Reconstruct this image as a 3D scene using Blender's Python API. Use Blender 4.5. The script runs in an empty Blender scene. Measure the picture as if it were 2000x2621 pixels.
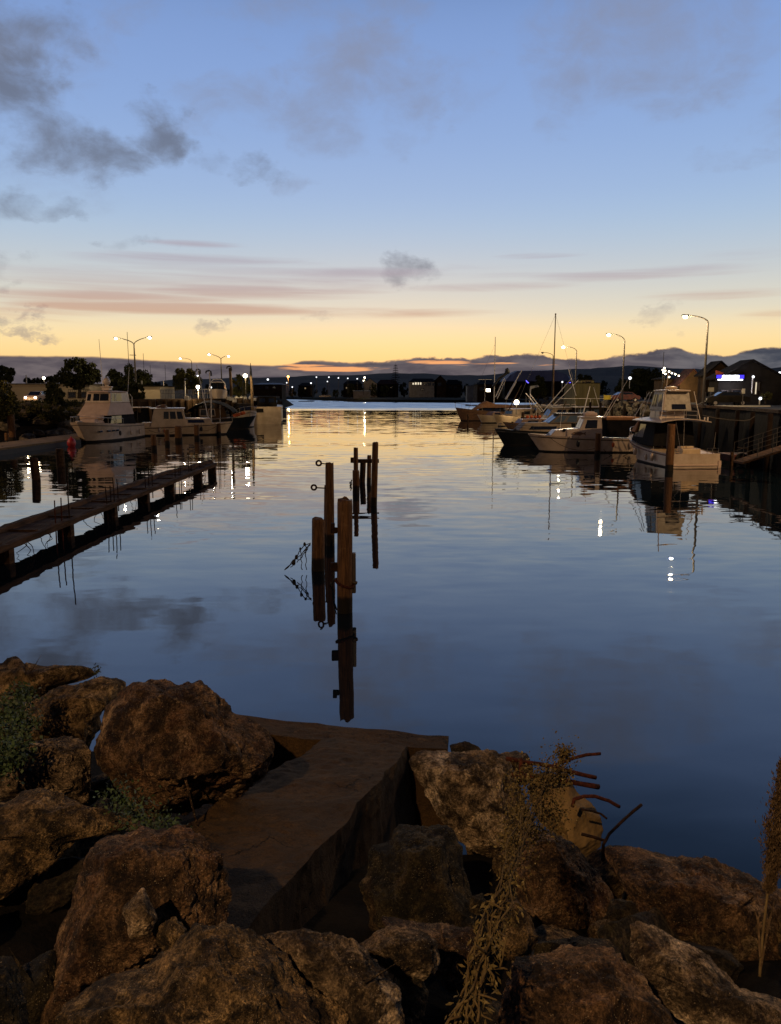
import bpy, math, random
import numpy as np
from mathutils import Vector, Matrix, noise
random.seed(7); RNG = np.random.default_rng(7)
R = math.radians; PI = math.pi
SC = bpy.context.scene
COL = SC.collection
# ---------------------------------------------------------------- camera
H = 5.3; F = 1980.0; PIT = R(8.8)
CP, SP = math.cos(PIT), math.sin(PIT)
cam = bpy.data.cameras.new('camera'); co = bpy.data.objects.new('camera', cam); COL.objects.link(co)
co.location = (0, 0, H); co.rotation_euler = (R(90)-PIT, 0, 0)
cam.sensor_fit = 'VERTICAL'; cam.sensor_height = 36; cam.lens = F/2621*36
cam.clip_start = 0.1; cam.clip_end = 20000; SC.camera = co
def ray(px, py):
    u = (px-1000)/F; v = (1310.5-py)/F
    return Vector((u, CP+v*SP, -SP+v*CP))
def D(px, py, t): return Vector((0, 0, H))+ray(px, py)*t       # point seen there at depth t metres
def W(px, py, z=0.0):                                          # point of height z seen there
    r = ray(px, py); return Vector((0, 0, H))+r*((z-H)/r.z)
def zat(py, t): return D(1000, py, t).z
def ae(px, py):
    r = ray(px, py).normalized(); return math.atan2(r.x, r.y), math.asin(r.z)

# ---------------------------------------------------------------- materials
def newmat(name):
    m = bpy.data.materials.new(name); m.use_nodes = True
    nt = m.node_tree; nt.nodes.clear(); return m, nt
class NT:
    def __init__(s, nt): s.nt = nt
    def n(s, t, **k):
        nd = s.nt.nodes.new(t)
        for a, b in k.items(): setattr(nd, a, b)
        return nd
    def put(s, inp, v):
        if isinstance(v, bpy.types.NodeSocket): s.nt.links.new(v, inp)
        elif v is not None: inp.default_value = v
    def math(s, op, a, b=None, c=None, clamp=False):
        nd = s.n('ShaderNodeMath', operation=op); nd.use_clamp = clamp
        s.put(nd.inputs[0], a); s.put(nd.inputs[1], b)
        if c is not None: s.put(nd.inputs[2], c)
        return nd.outputs[0]
    def vm(s, op, a, b=None):
        nd = s.n('ShaderNodeVectorMath', operation=op); s.put(nd.inputs[0], a)
        if b is not None: s.put(nd.inputs[1], b)
        return nd.outputs['Value'] if op in ('LENGTH', 'DOT_PRODUCT') else nd.outputs[0]
    def noise(s, vec, scale, detail=4, rough=.55, dist=0, out='Fac'):
        nd = s.n('ShaderNodeTexNoise'); s.put(nd.inputs['Vector'], vec)
        nd.inputs['Scale'].default_value = scale; nd.inputs['Detail'].default_value = detail
        nd.inputs['Roughness'].default_value = rough; nd.inputs['Distortion'].default_value = dist
        return nd.outputs[out]
    def vor(s, vec, scale, feature='F1', out='Distance', rnd=1):
        nd = s.n('ShaderNodeTexVoronoi', feature=feature); s.put(nd.inputs['Vector'], vec)
        nd.inputs['Scale'].default_value = scale; nd.inputs['Randomness'].default_value = rnd
        return nd.outputs[out]
    def sm(s, x, a, b, c=0.0, d=1.0, kind='SMOOTHSTEP'):
        nd = s.n('ShaderNodeMapRange', interpolation_type=kind); s.put(nd.inputs[0], x)
        for i, v in zip((1, 2, 3, 4), (a, b, c, d)): s.put(nd.inputs[i], v)
        return nd.outputs[0]
    def mix(s, f, a, b, mode='MIX'):
        nd = s.n('ShaderNodeMix', data_type='RGBA', blend_type=mode); s.put(nd.inputs[0], f)
        for i, v in ((6, a), (7, b)):
            if isinstance(v, (tuple, list)): v = tuple(v)+((1,) if len(v) == 3 else ())
            s.put(nd.inputs[i], v)
        return nd.outputs[2]
    def xyz(s, x, y, z):
        nd = s.n('ShaderNodeCombineXYZ'); s.put(nd.inputs[0], x); s.put(nd.inputs[1], y); s.put(nd.inputs[2], z)
        return nd.outputs[0]
    def out(s, sh):
        o = s.n('ShaderNodeOutputMaterial'); s.nt.links.new(sh, o.inputs[0])
def mapping(N, vec, scale):
    nd = N.n('ShaderNodeMapping'); N.put(nd.inputs[0], vec); nd.inputs['Scale'].default_value = scale
    return nd.outputs[0]

def surf(name, c1, c2=None, rough=.7, scale=3.0, bump=.2, bscale=None, metal=0, stretch=(1, 1, 1), c3=None, world=False, dist=.02, dirt=None):
    """plain procedural material: two or three tones broken by noise, with relief"""
    m, nt = newmat(name); N = NT(nt)
    tc = N.n('ShaderNodeTexCoord').outputs['Object']
    if world: tc = N.n('ShaderNodeNewGeometry').outputs['Position']
    v = mapping(N, tc, stretch)
    n1 = N.noise(v, scale, 6, .6)
    c2 = c2 or tuple(x*.6 for x in c1)
    col = N.mix(N.sm(n1, .35, .65), c1, c2)
    if c3: col = N.mix(N.sm(N.noise(v, scale*3.3, 5, .65), .55, .7), col, c3)
    if dirt: col = N.mix(N.sm(N.noise(v, scale*.4, 6, .7), .5, .75, 0, .8), col, dirt)
    b = N.n('ShaderNodeBsdfPrincipled'); N.put(b.inputs['Base Color'], col)
    b.inputs['Roughness'].default_value = rough; b.inputs['Metallic'].default_value = metal
    if rough > .78: b.inputs['Specular IOR Level'].default_value = .08
    if bump:
        bn = N.n('ShaderNodeBump'); bn.inputs['Strength'].default_value = bump; bn.inputs['Distance'].default_value = dist
        N.put(bn.inputs['Height'], N.noise(v, bscale or scale*6, 6, .65)); N.put(b.inputs['Normal'], bn.outputs[0])
    N.out(b.outputs[0]); return m
def emit(name, c, s):
    m, nt = newmat(name); N = NT(nt); e = N.n('ShaderNodeEmission')
    e.inputs[0].default_value = tuple(c)+(1,); e.inputs[1].default_value = s; N.out(e.outputs[0]); return m
def glass(name, c=(.01, .012, .015), rough=.06):
    m, nt = newmat(name); N = NT(nt); b = N.n('ShaderNodeBsdfPrincipled')
    b.inputs['Base Color'].default_value = tuple(c)+(1,); b.inputs['Roughness'].default_value = rough
    tc = N.n('ShaderNodeTexCoord').outputs['Object']
    bn = N.n('ShaderNodeBump'); bn.inputs['Strength'].default_value = .05
    N.put(bn.inputs['Height'], N.noise(tc, 2.0, 2)); N.put(b.inputs['Normal'], bn.outputs[0])
    N.out(b.outputs[0]); return m

def rockmat(name, dark, mid, light, sc=1.0, red=0.0, grain=1.0, glint=.5):
    m, nt = newmat(name); N = NT(nt)
    tc = N.n('ShaderNodeTexCoord').outputs['Object']
    oi = N.n('ShaderNodeObjectInfo').outputs['Random']
    off = N.vm('ADD', tc, N.xyz(N.math('MULTIPLY', oi, 37.0), N.math('MULTIPLY', oi, 11.0), 0.0))
    big = N.noise(off, 2.2*sc, 5, .6, .5)
    med = N.noise(off, 5.5*sc, 12, .82, .35)
    fine = N.noise(off, 62*sc, 8, .82, .2)
    gr = N.vor(off, 85*sc*grain); gr2 = N.vor(off, 36*sc*grain)
    col = N.mix(N.sm(med, .38, .60), dark, mid)
    col = N.mix(N.sm(N.math('ADD', big, N.math('MULTIPLY', med, .8)), .92, 1.14), col, light)
    if red: col = N.mix(N.sm(N.noise(off, 3.1*sc, 5, .65, .9), .48, .68, 0, .7*red), col, (.13, .042, .018))
    # crusty patches of lichen and dark algae, each with an edge of its own
    col = N.mix(N.sm(N.noise(off, 5.3*sc, 8, .75, .4), .57, .63, 0, .8), col, tuple(x*.30 for x in dark))
    col = N.mix(N.sm(N.noise(N.vm('ADD', off, (3, 7, 1)), 6.7*sc, 8, .75, .3), .60, .66, 0, .75), col, tuple(min(1, x*1.25) for x in light))
    k = N.math('MULTIPLY', N.sm(fine, .36, .66, .30, 1.7), N.sm(med, .40, .62, .45, 1.5))
    col = N.mix(1.0, col, N.xyz(k, k, k), 'MULTIPLY')
    col = N.mix(N.sm(N.vor(off, 31*sc), .13, .07, 0, glint), col, (.62, .46, .27))  # bright specks, with glints put into the colour as spots
    col = N.mix(N.math('MULTIPLY', N.sm(N.vor(off, 90*sc), .16, .1, 0, .9), N.sm(N.noise(off, 6, 3), .45, .6)), col, (.75, .6, .4))
    b = N.n('ShaderNodeBsdfPrincipled'); N.put(b.inputs['Base Color'], col); b.inputs['Roughness'].default_value = .82
    b.inputs['Specular IOR Level'].default_value = .2
    hgt = N.math('ADD', N.math('MULTIPLY', med, 1.1), N.math('ADD', N.math('MULTIPLY', fine, .5), N.math('MULTIPLY', N.sm(gr, 0, .6, 0, 1, 'LINEAR'), .22)))
    hgt = N.math('ADD', hgt, N.sm(gr2, .0, .42, 0, .35))
    bn = N.n('ShaderNodeBump'); bn.inputs['Strength'].default_value = 1.0; bn.inputs['Distance'].default_value = .095
    N.put(bn.inputs['Height'], hgt); N.put(b.inputs['Normal'], bn.outputs[0]); N.out(b.outputs[0]); return m

M = {}
M['rock_red'] = rockmat('pitted red brown rock', (0.0338, 0.018, 0.009), (0.1566, 0.0887, 0.0431), (0.348, 0.2248, 0.116), 1.0, .45, 1.0, .55)
M['rock_tan'] = rockmat('tan rough rock', (.0413, .0255, .0128), (.25, .175, .10), (.56, .43, .28), 1.0, .25, .8, .55)
M['rock_gold'] = rockmat('golden brown rock', (0.0338, 0.0218, 0.009), (0.2025, 0.1296, 0.0567), (0.435, 0.2925, 0.135), 1.15, .25, 1.2, .6)
M['rock_dark'] = rockmat('dark mossy and shaded rock', (0.009, 0.0083, 0.0045), (0.045, 0.0338, 0.0158), (0.1125, 0.0775, 0.0375), 1.1, .2, 1.0, .35)  # mossy stone; boulders in shade carry that shade in this colour
M['rock_grey'] = surf('riprap rock', (.16, .13, .09), (.05, .042, .03), .85, 1.5, .8, 5, dist=.15)
def concretemat(name, a, b, c, crack=True):
    m, nt = newmat(name); N = NT(nt); P = N.n('ShaderNodeNewGeometry').outputs['Position']
    w = N.vm('ADD', P, N.vm('MULTIPLY', N.vm('SUBTRACT', N.noise(P, 3, 4, .6, 0, 'Color'), (.5, .5, .5)), (.35, .35, .35)))
    big = N.noise(P, 1.6, 7, .65, .6); fine = N.noise(P, 70, 5, .7); ag = N.vor(P, 75)
    streak = N.noise(mapping(N, P, (9, 9, 1.2)), 1.4, 6, .65)
    col = N.mix(N.sm(big, .38, .62), a, b); col = N.mix(N.sm(streak, .5, .68, 0, .75), col, c)
    col = N.mix(N.sm(N.noise(P, 4.5, 8, .75), .58, .68, 0, .7), col, tuple(x*1.8 for x in a))
    k = N.sm(fine, .33, .67, .55, 1.35); col = N.mix(1.0, col, N.xyz(k, k, k), 'MULTIPLY')
    col = N.mix(N.sm(ag, .16, .07, 0, .5), col, tuple(x*2.4 for x in a))
    cr = N.vor(w, 1.15, 'DISTANCE_TO_EDGE'); ck = N.math('MULTIPLY', N.sm(cr, .007, .001), N.sm(N.noise(P, 1.1, 3), .56, .62))
    if crack: col = N.mix(ck, col, (.004, .003, .002))
    b_ = N.n('ShaderNodeBsdfPrincipled'); N.put(b_.inputs['Base Color'], col); b_.inputs['Roughness'].default_value = .85; b_.inputs['Specular IOR Level'].default_value = .15
    h = N.math('ADD', N.math('MULTIPLY', fine, .35), N.math('ADD', N.math('MULTIPLY', N.noise(P, 9, 7, .7), 1.3), N.math('MULTIPLY', N.sm(ag, 0, .5, 0, 1, 'LINEAR'), .2)))
    if crack: h = N.math('SUBTRACT', h, N.math('MULTIPLY', ck, .8))
    bn = N.n('ShaderNodeBump'); bn.inputs['Strength'].default_value = .9; bn.inputs['Distance'].default_value = .03
    N.put(bn.inputs['Height'], h); N.put(b_.inputs['Normal'], bn.outputs[0]); N.out(b_.outputs[0]); return m
M['concrete_old'] = concretemat('old stained concrete', (.056, .031, .012), (.034, .019, .008), (.014, .009, .005))
M['concrete_olive'] = surf('smooth olive concrete', (.19, .125, .055), (.13, .085, .036), .85, 5, .6, 40, dist=.01)
M['soil'] = surf('dark soil', (.008, .006, .004), (.003, .0025, .002), .95, 4, .8, 20, dist=.05)  # near black: darkness of the rock gaps is put into the ground colour
M['rust'] = surf('rusty steel', (.075, .02, .011), (.03, .011, .007), .85, 25, .9, 160, dist=.006, c3=(.13, .045, .018))
M['cream_dull'] = surf('dull weathered paint', (.24, .175, .115), (.16, .115, .075), .7, 1.4, .1, 6, dirt=(.09, .06, .035))
M['rust_dark'] = surf('dark rusty iron', (.03, .014, .008), (.012, .008, .006), .8, 25, .6, 120, dist=.004)
M['pile'] = None
def pilemat():
    m, nt = newmat('weathered timber pile'); N = NT(nt)
    P = N.n('ShaderNodeNewGeometry').outputs['Position']; tc = N.n('ShaderNodeTexCoord').outputs['Object']
    sp = N.n('ShaderNodeSeparateXYZ'); N.put(sp.inputs[0], P)
    g = N.noise(mapping(N, tc, (14, 14, .9)), 2.2, 6, .65, .4)
    col = N.mix(N.sm(g, .35, .65), (.155, .076, .030), (.060, .028, .012))
    col = N.mix(N.sm(N.noise(tc, 2.2, 5, .6), .58, .75, 0, .6), col, (.33, .21, .10))
    col = N.mix(N.sm(N.noise(mapping(N, tc, (22, 22, .7)), 2.6, 4, .7, .2), .60, .66, 0, .85), col, (.012, .007, .004))
    wet = N.sm(N.math('ADD', sp.outputs[2], N.math('MULTIPLY', N.noise(tc, 6, 4), .14)), .43, .52, 1, 0)
    col = N.mix(wet, col, (.012, .009, .006))
    crust = N.math('MULTIPLY', N.sm(N.vor(tc, 26), .16, .08, 0, .8), N.math('MULTIPLY', wet, N.sm(N.noise(tc, 3, 3), .45, .6)))
    col = N.mix(crust, col, (.11, .095, .07))
    b = N.n('ShaderNodeBsdfPrincipled'); N.put(b.inputs['Base Color'], col); b.inputs['Roughness'].default_value = .8; b.inputs['Specular IOR Level'].default_value = .2
    bn = N.n('ShaderNodeBump'); bn.inputs['Strength'].default_value = .9; bn.inputs['Distance'].default_value = .03
    N.put(bn.inputs['Height'], N.math('ADD', g, N.math('MULTIPLY', N.noise(tc, 30, 4), .3))); N.put(b.inputs['Normal'], bn.outputs[0]); N.out(b.outputs[0]); return m
M['pile'] = pilemat()
M['wood_dark'] = surf('weathered dark timber', (.078, .045, .026), (.028, .017, .010), .9, 1.2, .8, 6, stretch=(6, .6, 6), dist=.03, c3=(.085, .045, .024))
M['wood_black'] = surf('shade darkened timber', (.016, .010, .007), (.008, .005, .004), .9, 1.0, .6, 5, dist=.04)  # shade along the wharf wall is put into this dark tone
M['wood_wharf'] = surf('wharf timber', (.10, .062, .033), (.04, .027, .016), .85, 1.0, .6, 5, stretch=(1, 1, .4), dist=.05)
M['dock'] = surf('dock deck boards', (.17, .115, .062), (.10, .07, .038), .85, 1.0, .4, 6, dist=.02)
M['white'] = surf('painted white gelcoat', (.47, .38, .30), (.38, .30, .23), .35, 1.4, .06, 6, dirt=(.33, .25, .17))
M['cream'] = surf('cream boat paint', (.60, .45, .28), (.48, .35, .21), .4, 1.2, .08, 8, dirt=(.32, .22, .12))
M['pinkwhite'] = surf('pale boat canvas', (.50, .38, .31), (.44, .33, .27), .8, 1.5, .2, 20)
M['navy'] = surf('dark blue hull paint', (.008, .012, .014), (.014, .015, .016), .3, 1.5, .05)
M['boot'] = surf('black antifouling', (.01, .01, .011), (.02, .015, .012), .7, 2, .2)
M['redboot'] = surf('dull red antifouling', (.10, .02, .012), (.05, .012, .01), .7, 2, .2)
M['trim'] = surf('dark timber trim', (.06, .035, .02), (.03, .02, .012), .5, 5, .1)
M['brownboat'] = surf('varnished brown boat wood', (.20, .10, .045), (.10, .05, .025), .45, 2, .2, stretch=(.5, 3, 3))
M['tan_canvas'] = surf('tan canvas cover', (.35, .18, .09), (.26, .13, .065), .9, 1.0, .5, 4, dist=.1)
M['black_canvas'] = surf('black canvas', (.007, .007, .008), (.012, .011, .011), .85, 1.5, .3, 8, dist=.04)
M['grey_canvas'] = surf('clear and grey canvas', (.36, .32, .25), (.24, .21, .16), .5, 3.0, .5, 7, dist=.06)
M['glass'] = glass('dark window glass')
M['glass_blue'] = glass('sky tinted windscreen', (.05, .07, .09), .12)  # blue of the mirrored sky is put into the base colour
M['steel'] = surf('stainless tube', (.38, .33, .28), (.28, .25, .21), .4, 5, .05, metal=.6)
M['alu'] = surf('white painted tube', (.62, .56, .48), (.5, .45, .38), .4, 5, .05)
M['pole_grey'] = surf('galvanised pole', (.045, .036, .026), (.028, .023, .017), .7, 3, .1)
M['darkmetal'] = surf('dark metal', (.02, .018, .016), (.012, .011, .01), .6, 4, .2)
M['rope'] = surf('old rope', (.05, .04, .03), (.025, .02, .015), .95, 30, .5)
M['red'] = surf('red buoy plastic', (.35, .012, .015), (.25, .01, .01), .5, 4, .1)
M['yellow'] = surf('yellow board', (.40, .30, .02), (.28, .2, .015), .6, 2, .1, dirt=(.12, .09, .02))
M['asphalt'] = surf('wharf apron concrete', (.05, .045, .038), (.03, .028, .024), .95, .5, .3, 6, world=True)
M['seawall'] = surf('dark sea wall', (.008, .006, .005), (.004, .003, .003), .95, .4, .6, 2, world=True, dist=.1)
M['land'] = surf('dark grass land', (.022, .024, .012), (.035, .03, .016), .95, .12, .5, 1.5, world=True, dist=.2)
M['sand'] = surf('river bank earth', (.09, .06, .035), (.04, .035, .02), .95, .3, .6, 2, world=True, dist=.1)
M['hill'] = surf('hazed forested hills', (.12, .10, .085), (.09, .075, .065), 1, .002, .5, .01, world=True, dist=20)  # tone raised to stand in for distance haze
M['leaf_dark'] = surf('dark foliage', (.022, .026, .010), (.04, .042, .016), .8, .6, 0)
M['leaf_mid'] = surf('olive foliage', (.05, .052, .018), (.085, .075, .025), .8, .6, 0)
M['leaf_green'] = surf('green ivy leaves', (.028, .055, .010), (.010, .022, .005), .7, 9, 0)
M['leaf_dry'] = surf('dry yellow weed leaves', (.105, .078, .030), (.05, .034, .013), .85, 14, 0, c3=(.21, .17, .085))
M['stem_dry'] = surf('dry straw stem', (.095, .066, .027), (.05, .032, .014), .85, 14, .1)
M['plume'] = surf('brown grass seed head', (.075, .048, .025), (.04, .025, .013), .9, 20, 0, c3=(.13, .09, .05))
M['bark'] = surf('bark', (.05, .035, .022), (.028, .02, .013), .95, 4, .5)
M['wall_cream'] = surf('cream building wall', (.42, .35, .24), (.36, .3, .2), .9, .4, .2, 5, dirt=(.26, .2, .13))
M['wall_white'] = surf('pale house wall', (.42, .38, .28), (.32, .28, .2), .9, .6, .2, 5)
M['wall_brown'] = surf('brown weatherboard', (.065, .038, .018), (.036, .022, .011), .85, .6, .4, 5, dirt=(.022, .014, .008))
M['wall_olive'] = surf('olive shed cladding', (.15, .125, .06), (.11, .095, .045), .8, .8, .4, 3, stretch=(4, 4, .4))
M['wall_dark'] = surf('dark building wall', (.022, .018, .014), (.012, .010, .008), .9, .5, .3, 5)
M['roof_dark'] = surf('dark roofing', (.016, .013, .011), (.01, .008, .007), .9, .7, .4, 5)
M['roof_pale'] = surf('pale iron roof', (.16, .16, .17), (.11, .11, .12), .6, .7, .2, 5)
M['roof_red'] = surf('dull red roof', (.07, .028, .018), (.04, .018, .012), .8, .7, .2, 5)
M['tent'] = surf('blue lit marquee fabric', (.22, .21, .26), (.14, .135, .19), .7, .15, .3, 2)  # blue light falling on the white fabric is put into its colour
M['orange_wall'] = surf('orange painted gable', (.50, .12, .05), (.38, .09, .04), .8, 1, .1)
M['carpaint'] = surf('car paint', (.25, .16, .12), (.2, .13, .1), .35, 3, .03)
M['tyre'] = surf('tyre rubber', (.015, .015, .015), (.01, .01, .01), .9, 9, .2)
M['lamp_white'] = emit('lamp glow', (1, .86, .62), 14)
M['lamp_warm'] = emit('warm lamp glow', (1, .72, .38), 14)
M['lamp_cool'] = emit('cool lamp glow', (.95, .97, 1), 2.2)
M['lamp_orange'] = emit('orange lamp glow', (1, .42, .08), 12)
M['window_lit'] = emit('lit window', (1, .85, .6), .9)
M['window_dim'] = emit('dimly lit window', (1, .72, .4), .22)
M['sign_white'] = emit('backlit white sign', (.93, .95, 1), 4)
M['sign_blue'] = emit('backlit blue sign', (.06, .04, 1), 1.6)
M['blue_led'] = emit('blue led strip', (.12, .1, 1), 3)
M['sign_box'] = surf('pale sign board', (.5, .47, .4), (.42, .4, .33), .6, 3, .05)

# ---------------------------------------------------------------- mesh builder
class MB:
    def __init__(s): s.v = []; s.f = []; s.m = []
    def add(s, vs, fs, mi=0):
        o = len(s.v); s.v += [tuple(p) for p in vs]
        for f in fs: s.f.append(tuple(i+o for i in f)); s.m.append(mi)
    def hexa(s, p, mi=0):   # p: 4 bottom (ccw) + 4 top
        s.add(p, [(3, 2, 1, 0), (4, 5, 6, 7), (0, 1, 5, 4), (1, 2, 6, 5), (2, 3, 7, 6), (3, 0, 4, 7)], mi)
    def box(s, c, d, rz=0, mi=0, ry=0):
        x, y, z = (k/2 for k in d); q = []
        rot = Matrix.Rotation(rz, 3, 'Z') @ Matrix.Rotation(ry, 3, 'Y')
        for zz in (-z, z):
            for xx, yy in ((-x, -y), (x, -y), (x, y), (-x, y)): q.append(Vector(c)+rot @ Vector((xx, yy, zz)))
        s.hexa(q, mi); return s
    def tube(s, pts, r, n=8, r2=None, mi=0, jit=0):
        pts = [Vector(p) for p in pts]; rings = []
        for i, p in enumerate(pts):
            a = pts[max(i-1, 0)]; b = pts[min(i+1, len(pts)-1)]
            d = (b-a).normalized()
            u = d.orthogonal().normalized() if i == 0 else (u-d*u.dot(d)).normalized()
            w = d.cross(u); k = i/max(1, len(pts)-1)
            rr = r+(r2-r)*k if r2 is not None else r
            rings.append([p+(u*math.cos(2*PI*j/n)+w*math.sin(2*PI*j/n))*rr*(1+jit*random.uniform(-1, 1)) for j in range(n)])
        s.loft(rings, True, True, mi); return s
    def loft(s, rings, closed=True, cap=True, mi=0):
        n = len(rings[0]); vs = [p for r in rings for p in r]; fs = []
        for i in range(len(rings)-1):
            for j in range(n if closed else n-1):
                a = i*n+j; b = i*n+(j+1) % n; fs.append((a, b, b+n, a+n))
        if cap and closed:
            fs.append(tuple(range(n))[::-1]); fs.append(tuple((len(rings)-1)*n+j for j in range(n)))
        s.add(vs, fs, mi); return s
    def panel(s, q, u0, u1, v0, v1, off=.02, th=.03, mi=0):
        """thin plate on quad q=(p00,p10,p11,p01)"""
        q = [Vector(p) for p in q]
        def P(u, v): return (q[0]*(1-u)+q[1]*u)*(1-v)+(q[3]*(1-u)+q[2]*u)*v
        nn = (q[1]-q[0]).cross(q[3]-q[0]).normalized()
        a = [P(u0, v0), P(u1, v0), P(u1, v1), P(u0, v1)]
        s.hexa([p+nn*(off-th) for p in a]+[p+nn*off for p in a], mi); return s
    def sphere(s, c, r, n=10, m=6, sx=1, sy=1, sz=1, mi=0):
        rings = []
        for i in range(1, m):
            th = PI*i/m
            rings.append([Vector(c)+Vector((math.sin(th)*math.cos(2*PI*j/n)*r*sx, math.sin(th)*math.sin(2*PI*j/n)*r*sy, -math.cos(th)*r*sz)) for j in range(n)])
        s.loft(rings, True, True, mi); return s
    def build(s, name, mat, parent=None, origin=None, smooth=False, bevel=0, label=None):
        me = bpy.data.meshes.new(name)
        v = s.v
        if origin is not None: v = [(p[0]-origin[0], p[1]-origin[1], p[2]-origin[2]) for p in v]
        me.from_pydata(v, [], s.f)
        mats = mat if isinstance(mat, (list, tuple)) else [mat]
        for mm in mats: me.materials.append(M[mm])
        if len(mats) > 1: me.polygons.foreach_set('material_index', s.m)
        if smooth: me.polygons.foreach_set('use_smooth', [True]*len(me.polygons))
        me.update(); o = bpy.data.objects.new(name, me); COL.objects.link(o)
        if parent: o.parent = parent
        if origin is not None and not parent: o.location = origin
        if bevel:
            b = o.modifiers.new('bevel', 'BEVEL'); b.width = bevel; b.segments = 2; b.limit_method = 'ANGLE'
        if label: o['label'] = label
        return o
def tag(o, label, cat, group=None, kind=None):
    if kind: o['kind'] = kind
    if label: o['label'] = label
    if cat: o['category'] = cat
    if group: o['group'] = group
    return o
def thing(name, label, cat, loc=(0, 0, 0), rz=0, group=None):
    o = bpy.data.objects.new(name, None); COL.objects.link(o); o.empty_display_size = .3
    o.location = loc; o.rotation_euler = (0, 0, rz); return tag(o, label, cat, group)
def copy_tree(o, parent=None):
    c = o.copy(); COL.objects.link(c); c.parent = parent
    for ch in list(o.children): copy_tree(ch, c)
    return c
def struct(o): o['kind'] = 'structure'; return o
def sw(p): return Vector(p)
# ---------------------------------------------------------------- sky (world)
def make_world():
    w = bpy.data.worlds.new('World'); SC.world = w; w.use_nodes = True
    nt = w.node_tree; nt.nodes.clear(); N = NT(nt)
    d = N.n('ShaderNodeTexCoord').outputs['Generated']
    sp = N.n('ShaderNodeSeparateXYZ'); N.put(sp.inputs[0], d)
    x, y, z = sp.outputs
    a = N.math('ARCTAN2', x, y); e = N.math('ARCSINE', z)
    # clear-sky colours by elevation (degrees)
    ramp = N.n('ShaderNodeValToRGB'); cr = ramp.color_ramp; cr.interpolation = 'B_SPLINE'
    stops = [(0, (.92, .48, .18)), (1.4, (.96, .60, .24)), (2.8, (.975, .70, .30)), (4.2, (.94, .74, .42)), (5.6, (.72, .68, .55)), (8.0, (.55, .585, .605)),
             (10.9, (.395, .53, .695)), (13.5, (.325, .465, .715)), (17, (.265, .405, .70)), (21, (.225, .355, .665)), (25, (.19, .31, .61)), (30, (.055, .12, .27)),
             (40, (.016, .032, .085)), (60, (.006, .012, .034)), (89, (.004, .008, .024))]
    while len(cr.elements) < len(stops): cr.elements.new(.5)
    for el, (g, c) in zip(cr.elements, stops): el.position = g/90.0; el.color = c+(1,)
    N.put(ramp.inputs[0], N.math('DIVIDE', e, PI/2))
    sky = ramp.outputs[0]
    # darker away from the afterglow (west is +Y)
    back = N.sm(y, -.25, .6, .07, 1.0)
    sky = N.mix(1.0, sky, N.xyz(back, back, N.math('POWER', back, .8)), 'MULTIPLY')
    # nishita twilight adds its own share
    ns = N.n('ShaderNodeTexSky', sky_type='NISHITA'); ns.sun_disc = False
    ns.sun_elevation = R(0.0); ns.sun_rotation = R(0); ns.altitude = 0
    nis = N.mix(1.0, ns.outputs[0], (.02, .02, .02), 'MULTIPLY')
    sky = N.mix(1.0, sky, nis, 'ADD')
    V = N.xyz(a, e, 0.0)
    Vs = mapping(N, V, (1, 1.5, 1))
    warp = N.vm('MULTIPLY', N.vm('SUBTRACT', N.noise(Vs, 7.0, 6, .6, 0, 'Color'), (.5, .5, .5)), (.24, .15, 0))
    VW = N.vm('ADD', V, warp)
    nz = N.noise(Vs, 12.0, 10, .62, .35)
    nn = N.math('SUBTRACT', nz, .5)
    Q = 1/F
    def blobs(L, src=None):
        tot = None
        for px, py, rx, ry, s in L:
            a0, e0 = ae(px, py)
            dv = N.vm('MULTIPLY', N.vm('SUBTRACT', src or V, (a0, e0, 0)), (1/(rx*Q), 1/(ry*Q), 0))
            g = N.math('MULTIPLY', N.math('SUBTRACT', 1.0, N.vm('DOT_PRODUCT', dv, dv)), s)
            g = N.math('MAXIMUM', g, 0.0)
            tot = g if tot is None else N.math('MAXIMUM', tot, g)
        return tot
    # dark mauve clouds, then the paler thin ones
    B = blobs([(20, 240, 150, 140, 1.0), (90, 340, 230, 62, .85), (250, 355, 130, 70, .95), (420, 310, 115, 85, 1.05), (60, 60, 170, 90, .7),
               (700, 425, 80, 38, .55), (570, 398, 75, 42, .45), (1045, 690, 80, 44, .72), (20, 485, 120, 45, .65), (150, 508, 110, 36, .5), (385, 625, 70, 30, .45), (10, 655, 110, 30, .6), (30, 700, 70, 20, .6),
               (15, 790, 60, 16, .8), (10, 812, 60, 10, .8), (60, 902, 110, 8, .9), (565, 829, 55, 18, .6), (820, 836, 50, 18, .5), (1690, 802, 55, 28, .5), (-250, 250, 200, 200, .9), (-200, 500, 200, 60, .7)], VW)
    B2 = blobs([(900, 190, 190, 110, .85), (800, 255, 280, 100, .65), (1030, 275, 120, 100, .7), (560, 240, 100, 70, .5), (1190, 240, 140, 90, .4), (780, 450, 80, 36, .6),
                (1650, 90, 340, 190, .8), (1500, 40, 300, 90, .5), (820, 15, 320, 80, .65), (1430, 60, 200, 90, .4), (1900, 425, 170, 34, .6), (1740, 230, 70, 60, .4), (300, 20, 120, 60, .5), (250, 95, 110, 60, .35), (2100, 300, 200, 100, .5), (80, 150, 200, 120, .4), (150, 420, 260, 90, .35)], VW)
    cl = N.math('MULTIPLY', N.sm(N.math('ADD', B, N.math('MULTIPLY', nn, 2.2)), .0, 1.2, 0, .80), N.sm(B, 0, .25))
    cl2 = N.math('MULTIPLY', N.sm(N.math('ADD', B2, N.math('MULTIPLY', nn, 2.4)), .0, 1.35, 0, .66), N.sm(B2, 0, .35))
    sky = N.mix(cl2, sky, N.mix(N.sm(e, R(3), R(12)), (.42, .34, .31), (.25, .265, .345)))
    ccol = N.mix(N.sm(e, R(3), R(12)), (.33, .28, .28), (.165, .185, .245))
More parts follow.
